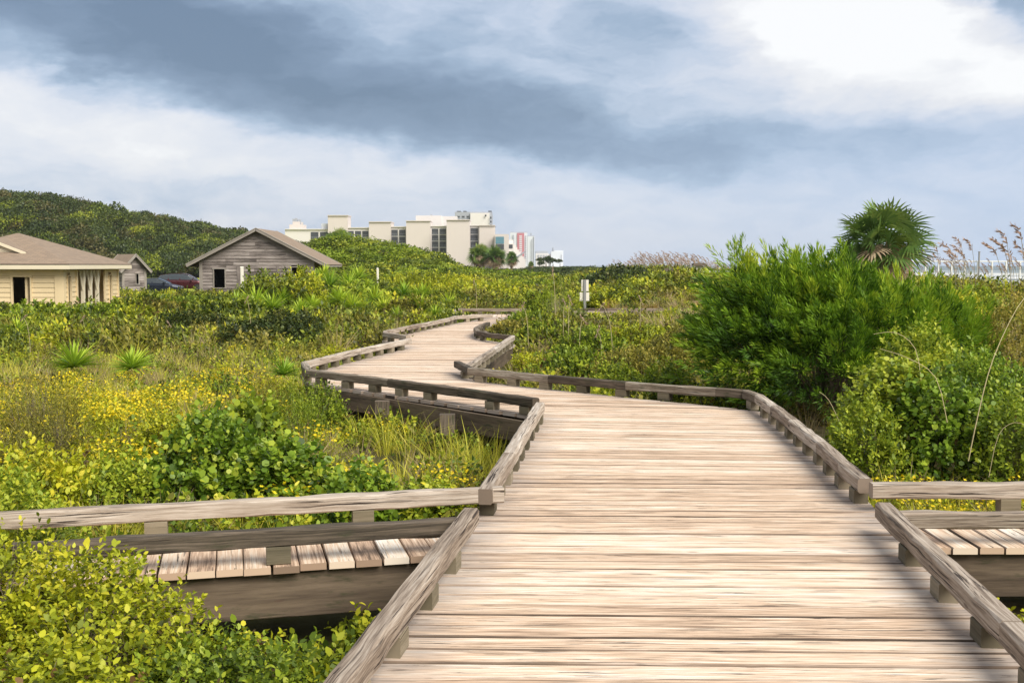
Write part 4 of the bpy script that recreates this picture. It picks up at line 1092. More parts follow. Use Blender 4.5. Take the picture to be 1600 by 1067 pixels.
def fan_mesh(name, seed, nf=34, pet=.75, fanr=.85, el0=-.5, el1=1.35, droop=.35, dead=False, nseg=26, w=.045):
    r = np.random.default_rng(seed); out = []; tones = []
    for i in range(nf):
        a = i * 2.399 + r.normal() * .15; e = el0 + (el1 - el0) * ((i + .5) / nf) ** .9 + r.normal() * .06
        D = np.array([math.cos(a) * math.cos(e), math.sin(a) * math.cos(e), math.sin(e)]); pl = pet * (r.uniform(.8, 1.15) if i % 3 else r.uniform(.2, .6))
        Sd = unit(np.cross(D, [0, 0, 1.])[None])[0]; N = np.cross(Sd, D); ro = r.uniform(-1.5, 1.5); Sd, N = Sd * math.cos(ro) + N * math.sin(ro), N * math.cos(ro) - Sd * math.sin(ro)
        c = D * pl + np.array([0, 0, -.10 * pl]); R_ = fanr * r.uniform(.85, 1.1)
        ang = np.linspace(-1.75, 1.75, nseg) + r.normal(size=nseg) * .03
        # petiole
        pq = np.array([[[0, 0, 0], [0, 0, 0] + Sd * .03, c + Sd * .015, c - Sd * .015]]); out.append(pq); tones.append([.35])
        dd = D[None] * np.cos(ang)[:, None] + Sd[None] * np.sin(ang)[:, None]
        fold = N[None] * (np.abs(np.sin(ang)) * .35)[:, None]; dd = unit(dd + fold)
        rr = R_ * (1 - .18 * np.abs(ang) / 1.75) * r.uniform(.85, 1.08, nseg)
        dn = np.array([0, 0, -1.]); ts = [0, .45, .75, 1]; ws = [.35, 1, .8, .03]
        pp = [c + dd * (rr * t)[:, None] + dn * (rr * droop * t ** 2.2)[:, None] for t in ts]
        sg = unit(np.cross(dd, N[None]))
        for k in range(3):
            out.append(np.stack([pp[k] - sg * w * ws[k] / 2, pp[k] + sg * w * ws[k] / 2, pp[k + 1] + sg * w * ws[k + 1] / 2, pp[k + 1] - sg * w * ws[k + 1] / 2], 1))
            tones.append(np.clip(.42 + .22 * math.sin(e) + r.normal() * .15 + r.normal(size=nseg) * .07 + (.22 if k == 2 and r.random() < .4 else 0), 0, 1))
    return npmesh(name, np.concatenate(out), None, np.concatenate([np.array(t) for t in tones]))
def plume_mesh(name, seed, cores, nplume, per, L=.42, sr=.085, nl=.075, nw=.013, bias=(-.35, -.1, .75), out_w=.8):
    """cedar foliage: feathery plumes standing off a union of ellipsoids, swept upward"""
    r = np.random.default_rng(seed); C = np.array([c[:3] for c in cores]); Rr = np.array([c[3:6] for c in cores])
    wgt = (Rr[:, 0] * Rr[:, 2]); wgt = wgt / wgt.sum(); idx = r.choice(len(cores), nplume * 2, p=wgt)
    d = rdir(nplume * 2, r); d[:, 2] = np.where(d[:, 2] < -.35, -d[:, 2], d[:, 2])
    O = C[idx] + d * Rr[idx] * (1 - .42 * r.random(nplume * 2)[:, None] ** 1.8)
    ins = np.zeros(len(O))
    for j in range(len(cores)): ins = np.maximum(ins, (np.sum(((O - C[j]) / Rr[j]) ** 2, 1) < .38) * (idx != j))
    keep = (ins < .5) & (O[:, 2] > -.6); O = O[keep][:nplume]; d = d[keep][:nplume]; n = len(O)
    PD = unit(d * out_w + np.array(bias) + r.normal(size=(n, 3)) * .25); PL = L * r.uniform(.55, 1.4, n)
    sid = np.repeat(np.arange(n), per); k = np.tile(np.linspace(0, 1, per), n)
    U = unit(np.cross(PD, [.2, .3, 1.])); V_ = np.cross(PD, U)
    ang = r.uniform(0, 6.283, len(sid)); rad = sr * (1 - k) ** .8 * np.sqrt(r.random(len(sid))) * 1.0
    rd = U[sid] * np.cos(ang)[:, None] + V_[sid] * np.sin(ang)[:, None]
    P_ = O[sid] + PD[sid] * (PL[sid] * k)[:, None] + rd * rad[:, None]
    D = unit(PD[sid] + rd * (.75 * (1 - k) + .25)[:, None]); N = unit(np.cross(D, rdir(len(sid), r)))
    LL = nl * r.uniform(.7, 1.4, len(sid)); Q = leaves(P_, D, N, LL, LL * nw / nl, 'dia')
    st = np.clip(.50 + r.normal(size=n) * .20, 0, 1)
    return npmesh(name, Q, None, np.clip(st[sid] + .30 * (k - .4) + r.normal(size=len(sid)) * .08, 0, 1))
def crown_mesh(name, seed, n=700, s=.16, flat=.75, lumps=10, lump=.35, shape='dia'):
    """far tree or thicket crown: leaf clumps over a lumpy volume, radius about 1"""
    r = np.random.default_rng(seed); c = rdir(lumps, r); c[:, 2] = np.abs(c[:, 2]) * .9
    cr = r.uniform(.35, .6, lumps); cc = c * r.uniform(.45, .85, (lumps, 1)) * [1, 1, flat]
    j = r.integers(0, lumps, n); d = rdir(n, r); d[:, 2] = np.where(d[:, 2] < -.2, -d[:, 2], d[:, 2])
    P_ = cc[j] + d * (cr[j] * (1 - .35 * r.random(n) ** 2))[:, None] * [1, 1, .8]
    D = unit(d * .4 + rdir(n, r) * .8); N = unit(d + r.normal(size=(n, 3)) * .45)
    LL = s * r.uniform(.6, 1.4, n)
    lt = r.normal(size=lumps) * .13
    return npmesh(name, leaves(P_, D, N, LL, LL * .75, shape, .2), None, np.clip(.48 + lt[j] + r.normal(size=n) * .12, 0, 1))
def flower_mesh(name, seed, n=16, h=.5, size=.022, spread=.16):
    """flower heads on top of slender stems (heads only)"""
    r = np.random.default_rng(seed); P_ = []; D = []; N = []
    for i in range(n):
        a = r.uniform(0, 6.28); q = spread * math.sqrt(r.random()); c = np.array([q * math.cos(a), q * math.sin(a), h * r.uniform(.72, 1.05)])
        nn = unit(np.array([[r.normal() * .5, r.normal() * .5, 1]]))[0]; u = unit(np.cross(nn, [1, .2, .1])[None])[0]; v = np.cross(nn, u)
        for k in range(6):
            t = k * math.pi / 3; P_.append(c); D.append(u * math.cos(t) + v * math.sin(t) + nn * .25); N.append(nn)
    P_, D, N = map(np.array, (P_, D, N))
    return npmesh(name, leaves(P_, D, N, size * r.uniform(.7, 1.3, len(P_)), size * .6, 'dia'), None, np.clip(r.normal(.5, .25, len(P_)), 0, 1))

# ---------------------------------------------------------------- instancing for uncountable cover
def proto(name, me, mat):
    o = bpy.data.objects.new(name, me); me.materials.append(M[mat]); return o
def proto_join(name, items):
    """one proto mesh out of several (mesh, material) pieces"""
    Vs, ns, tn, mi, sl = [], [], [], [], []
    me = bpy.data.meshes.new(name); vo = 0; LI = []; LS = []; ls = 0
    for k, (m_, mat) in enumerate(items):
        nv = len(m_.vertices); co = np.empty(nv * 3, np.float32); m_.vertices.foreach_get('co', co); Vs.append(co)
        t_ = np.empty(nv, np.float32); m_.attributes['tone'].data.foreach_get('value', t_); tn.append(t_)
        nl = len(m_.loops); li = np.empty(nl, np.int32); m_.loops.foreach_get('vertex_index', li); LI.append(li + vo)
        npz = len(m_.polygons); st = np.empty(npz, np.int32); m_.polygons.foreach_get('loop_start', st); LS.append(st + ls)
        mi.append(np.full(npz, k, np.int32)); vo += nv; ls += nl; me.materials.append(M[mat])
    me.vertices.add(vo); me.vertices.foreach_set('co', np.concatenate(Vs)); me.loops.add(ls); me.loops.foreach_set('vertex_index', np.concatenate(LI))
    LS = np.concatenate(LS); me.polygons.add(len(LS)); me.polygons.foreach_set('loop_start', LS); me.polygons.foreach_set('material_index', np.concatenate(mi))
    a = me.attributes.new('tone', 'FLOAT', 'POINT'); a.data.foreach_set('value', np.concatenate(tn)); me.update(calc_edges=True)
    return bpy.data.objects.new(name, me)
def scatter(name, label, protos, pts, scl, pick=None, tiltv=.12, seed=1):
    """ONE 'stuff' object: instances of the proto meshes on the given points"""
    r = np.random.default_rng(seed); n = len(pts)
    pts = np.asarray(pts, np.float32); scl = np.broadcast_to(np.asarray(scl, np.float32), (n,)) if np.ndim(scl) < 2 else np.asarray(scl, np.float32)
    if scl.ndim == 1: scl = np.repeat(scl[:, None], 3, 1)
    pick = r.integers(0, len(protos), n) if pick is None else np.asarray(pick)
    rot = np.stack([r.normal(size=n) * tiltv, r.normal(size=n) * tiltv, r.uniform(0, 6.283, n)], 1)
    me = bpy.data.meshes.new(name); me.vertices.add(n); me.vertices.foreach_set('co', pts.ravel())
    a = me.attributes.new('rot', 'FLOAT_VECTOR', 'POINT'); a.data.foreach_set('vector', rot.astype(np.float32).ravel())
    a = me.attributes.new('scl', 'FLOAT_VECTOR', 'POINT'); a.data.foreach_set('vector', scl.astype(np.float32).ravel())
    a = me.attributes.new('pick', 'INT', 'POINT'); a.data.foreach_set('value', pick.astype(np.int32))
    o = bpy.data.objects.new(name, me); COL.objects.link(o); tag(o, label, kind='stuff')
    ng = bpy.data.node_groups.new(name, 'GeometryNodeTree')
    ng.interface.new_socket('Geometry', in_out='INPUT', socket_type='NodeSocketGeometry'); ng.interface.new_socket('Geometry', in_out='OUTPUT', socket_type='NodeSocketGeometry')
    N_, L_ = ng.nodes, ng.links; gi = N_.new('NodeGroupInput'); go = N_.new('NodeGroupOutput'); jn = N_.new('GeometryNodeJoinGeometry')
    def named(nm, ty):
        q = N_.new('GeometryNodeInputNamedAttribute'); q.data_type = ty; q.inputs[0].default_value = nm; return q.outputs[0]
    ra, sa, pa = named('rot', 'FLOAT_VECTOR'), named('scl', 'FLOAT_VECTOR'), named('pick', 'INT')
    for k, po in enumerate(protos):
        oi = N_.new('GeometryNodeObjectInfo'); oi.inputs['Object'].default_value = po; oi.inputs['As Instance'].default_value = True
        cmp = N_.new('FunctionNodeCompare'); cmp.data_type = 'INT'; cmp.operation = 'EQUAL'; L_.new(pa, cmp.inputs[2]); cmp.inputs[3].default_value = k
        ip = N_.new('GeometryNodeInstanceOnPoints'); L_.new(gi.outputs[0], ip.inputs['Points']); L_.new(cmp.outputs[0], ip.inputs['Selection'])
        L_.new(oi.outputs['Geometry'], ip.inputs['Instance']); L_.new(ra, ip.inputs['Rotation']); L_.new(sa, ip.inputs['Scale']); L_.new(ip.outputs[0], jn.inputs[0])
    L_.new(jn.outputs[0], go.inputs[0])
    md = o.modifiers.new('cover', 'NODES'); md.node_group = ng
    return o

def area(x0, x1, y0, y1, dens, seed, fn=None, near=None):
    """random ground points, off the decks; optional keep probability fn(x,y)"""
    r = np.random.default_rng(seed); n = int((x1 - x0) * (y1 - y0) * dens)
    x = r.uniform(x0, x1, n); y = r.uniform(y0, y1, n)
    k = np.abs(x) < .56 * y + 2.2
    mg = .22
    k &= ~((x > np.interp(y, LCH[:, 1], LCH[:, 0]) - mg) & (x < np.interp(y, RCH[:, 1], RCH[:, 0]) + mg) & (y < 33.8))
    k &= ~((y > 33.3) & (y < 36.3) & (x > -2.2) & (x < 16))
    # side walkways
    dx, dy = x - a0[0], y - a0[1]; ca, sa = math.cos(angL), math.sin(angL); al = dx * ca + dy * sa; ac = dx * sa - dy * ca
    k &= ~((al > -.2) & (al < 4.7) & (ac > -.18) & (ac < 1.05))
    k &= ~((x > b0[0] - .1) & (x < b0[0] + 4.8) & (y > b0[1] - .15) & (y < b0[1] + 1.05))
    k &= ~((x < PX(97, 45) + .6) & (x > -30) & (y > 44.3) & (y < 52))
    k &= ~((x < -12.2) & (x > -20.6) & (y > 69.5) & (y < 76.3))
    if fn is not None: k &= r.random(n) < fn(x, y)
    return x[k], y[k]
def pts3(x, y, dz=0.0): return np.stack([x, y, gh(x, y) + dz], 1)
def inpoly(x, y, poly):
    x = np.asarray(x); c = np.zeros(x.shape, bool); n = len(poly)
    for i in range(n):
        xa, ya = poly[i]; xb, yb = poly[(i + 1) % n]
        c ^= ((ya > y) != (yb > y)) & (x < (xb - xa) * (y - ya) / (yb - ya + 1e-12) + xa)
    return c

# ---------------------------------------------------------------- prototypes
pr_grass = [proto('grass_tuft', tuft_mesh('grass_tuft', s, 55, .42, lean=.8, w=.007), 'lf_grass') for s in (1, 2)]
pr_straw = [proto('straw_tuft', tuft_mesh('straw_tuft', s, 60, .46, lean=.8, w=.006), 'lf_straw') for s in (3, 4)]
pr_rust = [proto('rust_tuft', tuft_mesh('rust_tuft', 5, 60, .5, lean=.7, w=.010), 'lf_rust')]
pr_flower = [proto_join('flower_tuft', [(flower_mesh('fl', s, 20, .5), 'flower'), (tuft_mesh('fs', s + 9, 22, .46, lean=.35, w=.005, base_r=.12), 'lf_yellowgreen'),
                                        (bush_mesh('fb', s + 20, 40, 8, .11, .03, .35, flat=1.5, inner=.9), 'lf_yellowgreen')]) for s in (1, 2)]
def small(me, k):
    co = np.empty(len(me.vertices) * 3, np.float32); me.vertices.foreach_get('co', co); me.vertices.foreach_set('co', co * k); return me
for o in pr_flower: pass
def low_proto(name, seed, mat, r=.3, nsp=70, per=8, leafL=.045, leafW=.028, shape='leaf', flat=.8, sp=.14):
    """low leafy patch of radius r (m), leaf size in metres"""
    return proto(name, small(bush_mesh(name, seed, nsp, per, leafL / r, leafW / r, sp / r, shape, flat, up=.8, inner=.8), r), mat)
pr_low = [low_proto('low_plant', 31, 'lf_green'), low_proto('low_plant', 32, 'lf_yellowgreen'), low_proto('low_plant', 33, 'lf_olive')]
pr_lowfar = [low_proto('low_scrub', 41, 'lf_thicket', .5, 200, 6, .085, .045, 'dia'), low_proto('low_scrub', 42, 'lf_yellowgreen', .5, 200, 6, .08, .045, 'dia'), low_proto('low_scrub', 43, 'lf_olive', .5, 200, 6, .08, .04, 'dia')]
def fl_small(name, seed, mat, stem):
    a = flower_mesh('a', seed, 44, .42, .019, .24); b = small(bush_mesh('b', seed, 46, 8, .16, .05, .5, 'leaf', 1.3, up=1.0, inner=.9), .28)
    c = tuft_mesh('c', seed, 20, .42, lean=.4, w=.005, base_r=.15)
    return proto_join(name, [(a, mat), (b, stem), (c, stem)])
pr_flower = [fl_small('flower_patch', s, 'flower', 'lf_yellowgreen') for s in (1, 2, 3)]

# ---------------------------------------------------------------- left meadow
def poly(*p): return [G(px, py, -.2) for px, py in p]
meadow = [(-9.5, 7.4), (-2.4, 7.7), (-1.2, 7.6), (.1, 9), (.2, 11.3), (-3, 14.3), (-3.4, 16.5), (-2.5, 21), (-4, 24), (-12, 25), (-14, 14)]
def flowerish(x, y):
    f = gauss(x, y, -4.9, 14.0, 2.6, 3.2) + gauss(x, y, -1.5, 10.2, 1.15, 1.3) * 1.3 + .55 * gauss(x, y, -3.0, 12.0, 1.6, 1.6) + .5 * gauss(x, y, -7, 17, 3, 2.5)
    return np.clip(f, 0, 1) * np.clip(.75 + .8 * fbm(x, y, 1.1, 5), 0, 1)
x, y = area(-15, 1, 7, 26, 7, 101, lambda x, y: inpoly(x, y, meadow) * np.clip(.62 + .5 * fbm(x, y, 1.3, 2), .1, 1))
s = rng.uniform(.7, 1.25, len(x)); scatter('meadow_grass', 'yellow green meadow grass in the hollow left of the boardwalk', pr_grass, pts3(x, y, -.03), s, seed=2, tiltv=.2)
x, y = area(-15, 1, 7, 26, 5, 102, lambda x, y: inpoly(x, y, meadow) * np.clip(.55 + .9 * fbm(x, y, 1.6, 8), .12, 1))
s = rng.uniform(.6, 1.2, len(x)); scatter('dry_grass', 'pale dry grass among the green meadow plants', pr_straw, pts3(x, y, -.03), s, seed=3, tiltv=.25)
x, y = area(-15, 1, 7, 26, 5.5, 103, lambda x, y: inpoly(x, y, meadow) * flowerish(x, y))
s = rng.uniform(.7, 1.15, len(x)); scatter('yellow_flowers', 'yellow flowering meadow plants left of the boardwalk', pr_flower, pts3(x, y, -.03), s, seed=4)
x, y = area(-15, 1, 6.9, 27, 8, 104, lambda x, y: (1 - .72 * np.clip(flowerish(x, y), 0, 1)) * np.clip(.45 + .8 * fbm(x, y, 1.8, 3), .05, 1) * (1 - .8 * gauss(x, y, -.9, 10.8, .9, 1.6)))
s = rng.uniform(.6, 1.3, len(x)); scatter('low_plants', 'low leafy ground cover between the shrubs left of the boardwalk', pr_low, pts3(x, y, -.02), s, seed=5)
# under and beside the near edge, both sides
x, y = area(-5, 6, 2.2, 9, 14, 105, lambda x, y: ((x < 0) & (y < 7.2)) * .9 + ((x > 2) & (y < 6.2)) * .9)
s = rng.uniform(.6, 1.1, len(x)); scatter('near_plants', 'fresh green low plants beside the near boardwalk edges', pr_low[:2], pts3(x, y, -.02), s, seed=6)
# ---------------------------------------------------------------- right side: between cedar and walkway, low meadow beyond the bend
x, y = area(2.3, 9, 7, 12, 7, 111, lambda x, y: .8)
scatter('side_grass', 'green and yellow grass between the right side walkway and the round-leaved bush', pr_grass + pr_straw[:1], pts3(x, y, -.03), rng.uniform(.7, 1.25, len(x)), seed=7, tiltv=.25)
x, y = area(2.4, 5.2, 7.5, 9.2, 10, 112, lambda x, y: .9)
scatter('side_flowers', 'yellow flowers above the kerb of the right side walkway', pr_flower, pts3(x, y, .02), rng.uniform(.6, .95, len(x)), seed=8)
x, y = area(-1, 7, 14, 33.2, 7, 113, lambda x, y: np.clip(.6 + .6 * fbm(x, y, 1.9, 6), .15, 1) * ((y > 24) | (x > .2)))
scatter('meadow_cover', 'low green and olive ground cover in the hollow right of the bend', pr_low, pts3(x, y, -.02), rng.uniform(.7, 1.45, len(x)), seed=9)
x, y = area(-1, 8, 13.5, 33.2, 5, 114, lambda x, y: np.clip(.35 + .9 * fbm(x, y, 1.6, 9), .05, 1))
scatter('meadow_grass', 'mixed grass in the hollow right of the bend', pr_grass + pr_straw, pts3(x, y, -.03), rng.uniform(.7, 1.2, len(x)), seed=10, tiltv=.25)
# ---------------------------------------------------------------- middle scrub 25..70 m, both sides
x, y = area(-32, 2, 24, 46, 2.6, 121, lambda x, y: np.clip(.75 + .5 * fbm(x, y, 3, 1), .2, 1) * (1 - .75 * gauss(x, y, -4, 26, 4, 5)))
scatter('scrub_cover', 'dense low green scrub below the houses', pr_lowfar, pts3(x, y, -.02), np.stack([rng.uniform(.8, 1.6, len(x)), rng.uniform(.8, 1.6, len(x)), rng.uniform(.8, 1.7, len(x))], 1), pick=rng.choice([0, 0, 1, 2, 2], len(x)), seed=11)
x, y = area(-14, 2, 23, 42, 3.0, 122, lambda x, y: np.clip(.35 + .9 * fbm(x, y, 2.4, 7), .05, 1) * ss(x, -16, -6))
scatter('dry_grass', 'dry tan grass on the slope behind the first bend', pr_straw + pr_grass[:1], pts3(x, y, -.03), rng.uniform(1.0, 1.9, len(x)), seed=12, tiltv=.25)
x, y = area(-45, 30, 44, 100, 1.0, 123, lambda x, y: np.where((x < -20) & (y > 78), 0, 1) * np.clip(.8 + .4 * fbm(x, y, 5, 1), .3, 1))
k = (x < 22) | (y < 48); x, y = x[k], y[k]
scatter('scrub_cover', 'green scrub stretching to the thicket and the dune', pr_lowfar, pts3(x, y, -.05), np.stack([rng.uniform(1.2, 2.6, len(x)), rng.uniform(1.2, 2.6, len(x)), rng.uniform(1.0, 2.2, len(x))], 1), seed=13)
x, y = area(-90, 90, 125, 520, .09, 124, lambda x, y: np.where((x < -20) & (y < 420), 0, 1) * (x < 30))
scatter('distant_scrub', 'dull green scrub plain running up the coast', [proto('far_clump', crown_mesh('far_clump', s_, 900, .13, lumps=12), 'lf_far') for s_ in (51, 52)], pts3(x, y, -.3), np.stack([rng.uniform(1.2, 3.4, len(x)), rng.uniform(1.2, 3.4, len(x)), rng.uniform(.8, 1.7, len(x))], 1), seed=14)
# dune on the right: grass
x, y = area(3.5, 42, 18, 84, 2.2, 131, lambda x, y: np.clip(.7 + .5 * fbm(x, y, 3, 4), .2, 1) * (y > 14 + .5 * np.abs(x - 9)))
scatter('dune_grass', 'green and straw coloured dune grass on the seaward slope', [proto('dune_tuft', tuft_mesh('dune_tuft', 61, 60, .5, lean=.8, w=.014), 'lf_grass'), proto('dune_tuft', tuft_mesh('dune_tuft', 62, 60, .5, lean=.8, w=.014), 'lf_straw'), pr_rust[0]],
        pts3(x, y, -.03), rng.uniform(.8, 1.5, len(x)) * np.where(y > 52, .55, np.where(y > 30, .75, 1)), pick=np.where(fbm(x, y, 6, 2) + rng.normal(size=len(x)) * .3 > .15, 2, rng.integers(0, 2, len(x))), seed=15, tiltv=.25)
x, y = area(4, 40, 22, 74, 1.2, 132, lambda x, y: np.clip(.5 + .7 * fbm(x, y, 4, 3), .1, 1))
scatter('dune_scrub', 'yellow green low shrubs on the seaward slope', pr_lowfar, pts3(x, y, -.05), rng.uniform(.7, 1.3, len(x)) * np.where(y > 48, .45, np.where(y > 27, .65, 1)), seed=16)
x, y = area(4.5, 9.5, 12.5, 24, 5, 133, lambda x, y: .8)
scatter('dune_grass', 'long grass behind the bushes at the right edge', pr_grass + pr_straw + pr_rust, pts3(x, y, 0), rng.uniform(1, 1.8, len(x)), seed=17, tiltv=.3)

# ---------------------------------------------------------------- thicket mound and wooded ridge
cr = [proto('thicket_crown', crown_mesh('thicket_crown', s_, 1500, .105, .7, lumps=14), m_) for s_, m_ in ((71, 'lf_thicket'), (72, 'lf_thicket'), (73, 'lf_green'))]
x, y = area(-30, 6, 92, 130, .62, 141, lambda x, y: (gauss(x, y, -17, 111, 8, 16) + gauss(x, y, -8, 110, 7, 14) + .4 * gauss(x, y, -1, 106, 6, 9)) > .30)
scatter('dune_thicket', 'wind-clipped dense green thicket on the mound behind the gabled hut', cr, pts3(x, y, .1), np.stack([rng.uniform(1.3, 2.4, len(x)), rng.uniform(1.3, 2.4, len(x)), rng.uniform(1.0, 1.7, len(x))], 1), seed=18)
cw = [proto('oak_crown', crown_mesh('oak_crown', s_, 2400, .085, .85, lumps=11), m_) for s_, m_ in ((81, 'lf_far'), (82, 'lf_far'), (83, 'lf_farbrown'), (84, 'lf_thicket'))]
r_ = np.random.default_rng(5); n = 1150; x = r_.uniform(-175, -42, n); y = r_.uniform(226, 300, n)
k = (np.abs(x) < .56 * y + 6) & (np.interp(x, RIDX, RIDH) > .7); x, y = x[k], y[k]
scatter('ridge_wood', 'dense dark evergreen wood covering the dune ridge beyond the lawn', cw, pts3(x, y, .5), np.stack([r_.uniform(3.0, 6.2, len(x)), r_.uniform(3.0, 6.2, len(x)), r_.uniform(2.6, 6.2, len(x))], 1), seed=19,
        pick=np.where(r_.random(len(x)) < .16, 3, r_.integers(0, 3, len(x))))

# ---------------------------------------------------------------- individual shrubs
KIND = {  # world leaf length, width ratio, shape, leaves per sprig, sprig length, upward pull, lump
 'fine': (.034, .60, 'leaf', 8, .10, .6, .34), 'fine2': (.037, .55, 'leaf', 8, .11, .6, .38), 'round': (.040, .85, 'round', 7, .12, .5, .30),
 'coarse': (.046, .52, 'leaf', 8, .14, .6, .40), 'coarse2': (.044, .55, 'leaf', 8, .13, .6, .42), 'wiry': (.05, .16, 'dia', 12, .36, 1.2, .25)}
TM = {'c': twig_mesh('stems', 5, 150, r0=.006, fork=3, spread=1.12), 'a': twig_mesh('stems', 1, 26), 'b': twig_mesh('stems', 2, 60, r0=.007, fork=3)}
_bm = {}; _me = {}; _seed = [300]
def bush_for(kind, rx, asp, d, mat):
    bx = min((.35, .55, .8, 1.2, 1.8, 2.7), key=lambda q: abs(math.log(q / rx))); ba = min((.6, .9, 1.3, 1.9, 2.7), key=lambda q: abs(math.log(q / asp)))
    wl, wr, sh, per, sp, up, lump = KIND[kind]; wl = max(wl, .0026 * d)
    lb = min((.033, .042, .055, .075, .10, .14, .19), key=lambda q: abs(math.log(q / wl)))
    k = (kind, bx, ba, lb)
    if k not in _bm:
        L = lb / bx; area_ = 6.28 * (1 + ba) / 2 * 1.5
        n = int(area_ * (2.7 if kind != 'wiry' else 1.6) / (.55 * L * L * wr * per)); n = min(n, 2600)
        if kind == 'wiry': n = min(n, 700)
        _seed[0] += 1
        _bm[k] = bush_mesh('foliage', _seed[0], n, per, L, L * wr, max(sp / bx, L * 1.6), sh if lb < .12 else 'dia', ba, lump=lump, inner=.42 if kind != 'wiry' else .8, up=up, nlump=12, top=.12)
    kk = (k, mat)
    if kk not in _me:
        c = _bm[k].copy(); c.materials.clear(); c.materials.append(M[mat]); _me[kk] = c
    return _me[kk], bx, ba
def mk(src, mat):
    k = (src.name, mat)
    if k not in _me:
        c = src.copy(); c.materials.clear(); c.materials.append(M[mat]); _me[k] = c
    return _me[k]
def shrub(x, y, rx, h, kind, mat, label, group=None, twig='a', ry=None, z=None, name='shrub', cat='shrub', tw='twig', rz=None):
    z = float(gh(x, y)) - .05 if z is None else z
    root = empty(name, (x, y, z), label, cat, group, rz if rz is not None else rnd.uniform(0, 6.28))
    ext = KIND[kind][4] * .5 if kind != 'wiry' else .2
    rr_ = max(rx - ext * .6, rx * .7); hh = max(h - ext, h * .72)
    me, bx, ba = bush_for(kind, rr_, hh / rr_, math.hypot(x, y), mat)
    k = (ry / rx) if ry else 1
    root.scale = (rr_ / bx * .95, rr_ / bx * .95 * k, hh / (bx * (ba + .05)))
    o = bpy.data.objects.new('foliage', me); COL.objects.link(o); o.parent = root; o.scale = (bx, bx, bx)
    o = bpy.data.objects.new('stems', mk(TM[twig], tw)); COL.objects.link(o); o.parent = root; o.scale = (bx, bx, bx * ba / .85)
    return root
def at(px, y): return PX(px, y)
def top(px, py, y): return PZ(py, y)
def shrub_px(px, y, w_px, top_py, kind, mat, label, group=None, **k):
    """shrub standing at depth y under picture column px, w_px wide at that depth"""
    x = PX(px, y); rx = w_px / 2 / F * y; z = float(gh(x, y)) - .05; h = PZ(top_py, y) - z
    return shrub(x, y, rx, max(h, .2), kind, mat, label, group, **k)
# foreground bush, bottom left: five crowns
fg = 'yellow green bushes in the near left corner'
shrub(-2.62, 4.95, .72, .98, 'fine', 'lf_yellowgreen', 'yellow green bush at the left edge climbing over the mossy side kerb', fg, ry=.62, twig='c')
shrub(-1.95, 4.85, .62, .74, 'fine2', 'lf_yellowgreen', 'yellow green bush in front of the side walkway planks, second from the left edge', fg, ry=.6, twig='c')
shrub(-1.32, 4.55, .55, .52, 'fine', 'lf_green', 'fresh green bush beside the near left kerb under the walkway beam', fg, ry=.55, twig='c')
shrub(-1.95, 4.05, .60, .70, 'fine', 'lf_yellowgreen', 'nearest yellow green bush at the bottom edge left of the kerb', fg, twig='c')
shrub(-1.25, 3.75, .38, .52, 'fine2', 'lf_green', 'small green bush in the bottom corner against the near left kerb', fg, twig='c')
shrub(-2.75, 4.25, .55, .85, 'fine2', 'lf_olive', 'olive bush with bare brown twigs at the lower left edge', fg, twig='c')
shrub(-3.35, 5.5, .75, .98, 'fine', 'lf_yellowgreen', 'yellow green bush hiding the far end of the mossy side kerb', fg, twig='c')
shrub(-3.2, 6.5, .6, .82, 'fine2', 'lf_green', 'leafy bush poking over the pale side kerb at the left edge', fg, twig='c')
# behind side walkway, left
g2 = 'shrubs behind the left side walkway'
shrub_px(330, 9.2, 230, 655, 'round', 'lf_round', 'large dark round-leaved bush left of the yellow flowers behind the side walkway', g2)
shrub_px(440, 9.0, 170, 690, 'round', 'lf_round', 'round-leaved bush right behind the pale side kerb, before the yellow flowers', g2)
shrub_px(390, 10.2, 150, 626, 'round', 'lf_green', 'small-leaved green bush behind the large round-leaved bush', g2)
shrub_px(180, 8.8, 170, 735, 'coarse', 'lf_green', 'green bush low behind the pale side kerb, left of the round-leaved bush', g2)
shrub_px(60, 8.6, 180, 720, 'coarse2', 'lf_yellowgreen', 'bright green bush at the left edge behind the side walkway', g2)
shrub_px(560, 8.4, 150, 735, 'round', 'lf_round', 'low round-leaved patch behind the pale side kerb under the flowers', g2)
shrub_px(670, 8.3, 130, 748, 'round', 'lf_green', 'low green patch behind the corner block of the side kerb', g2)
shrub_px(50, 12.5, 180, 565, 'wiry', 'lf_olive', 'tall wiry olive bush at the left edge above the meadow', g2, twig='b')
shrub_px(85, 10.8, 120, 595, 'wiry', 'lf_olive', 'grey brown wiry bush with bare stems in the left meadow', g2, twig='b')
shrub_px(20, 10.3, 130, 660, 'wiry', 'lf_olive', 'dark twiggy bush low at the left edge', g2, twig='b')
shrub_px(250, 11.2, 110, 655, 'coarse', 'lf_yellowgreen', 'light green bush among the flowers above the round-leaved bush', g2)
shrub_px(455, 12.0, 120, 600, 'wiry', 'lf_green', 'dense wiry green bush left of the mossy kerb corner', g2)
shrub_px(415, 13.6, 110, 590, 'wiry', 'lf_olive', 'olive wiry bush before the first bend of the boardwalk', g2)
shrub_px(500, 13.0, 90, 612, 'coarse', 'lf_green', 'green bush under the far corner of the mossy kerb', g2)
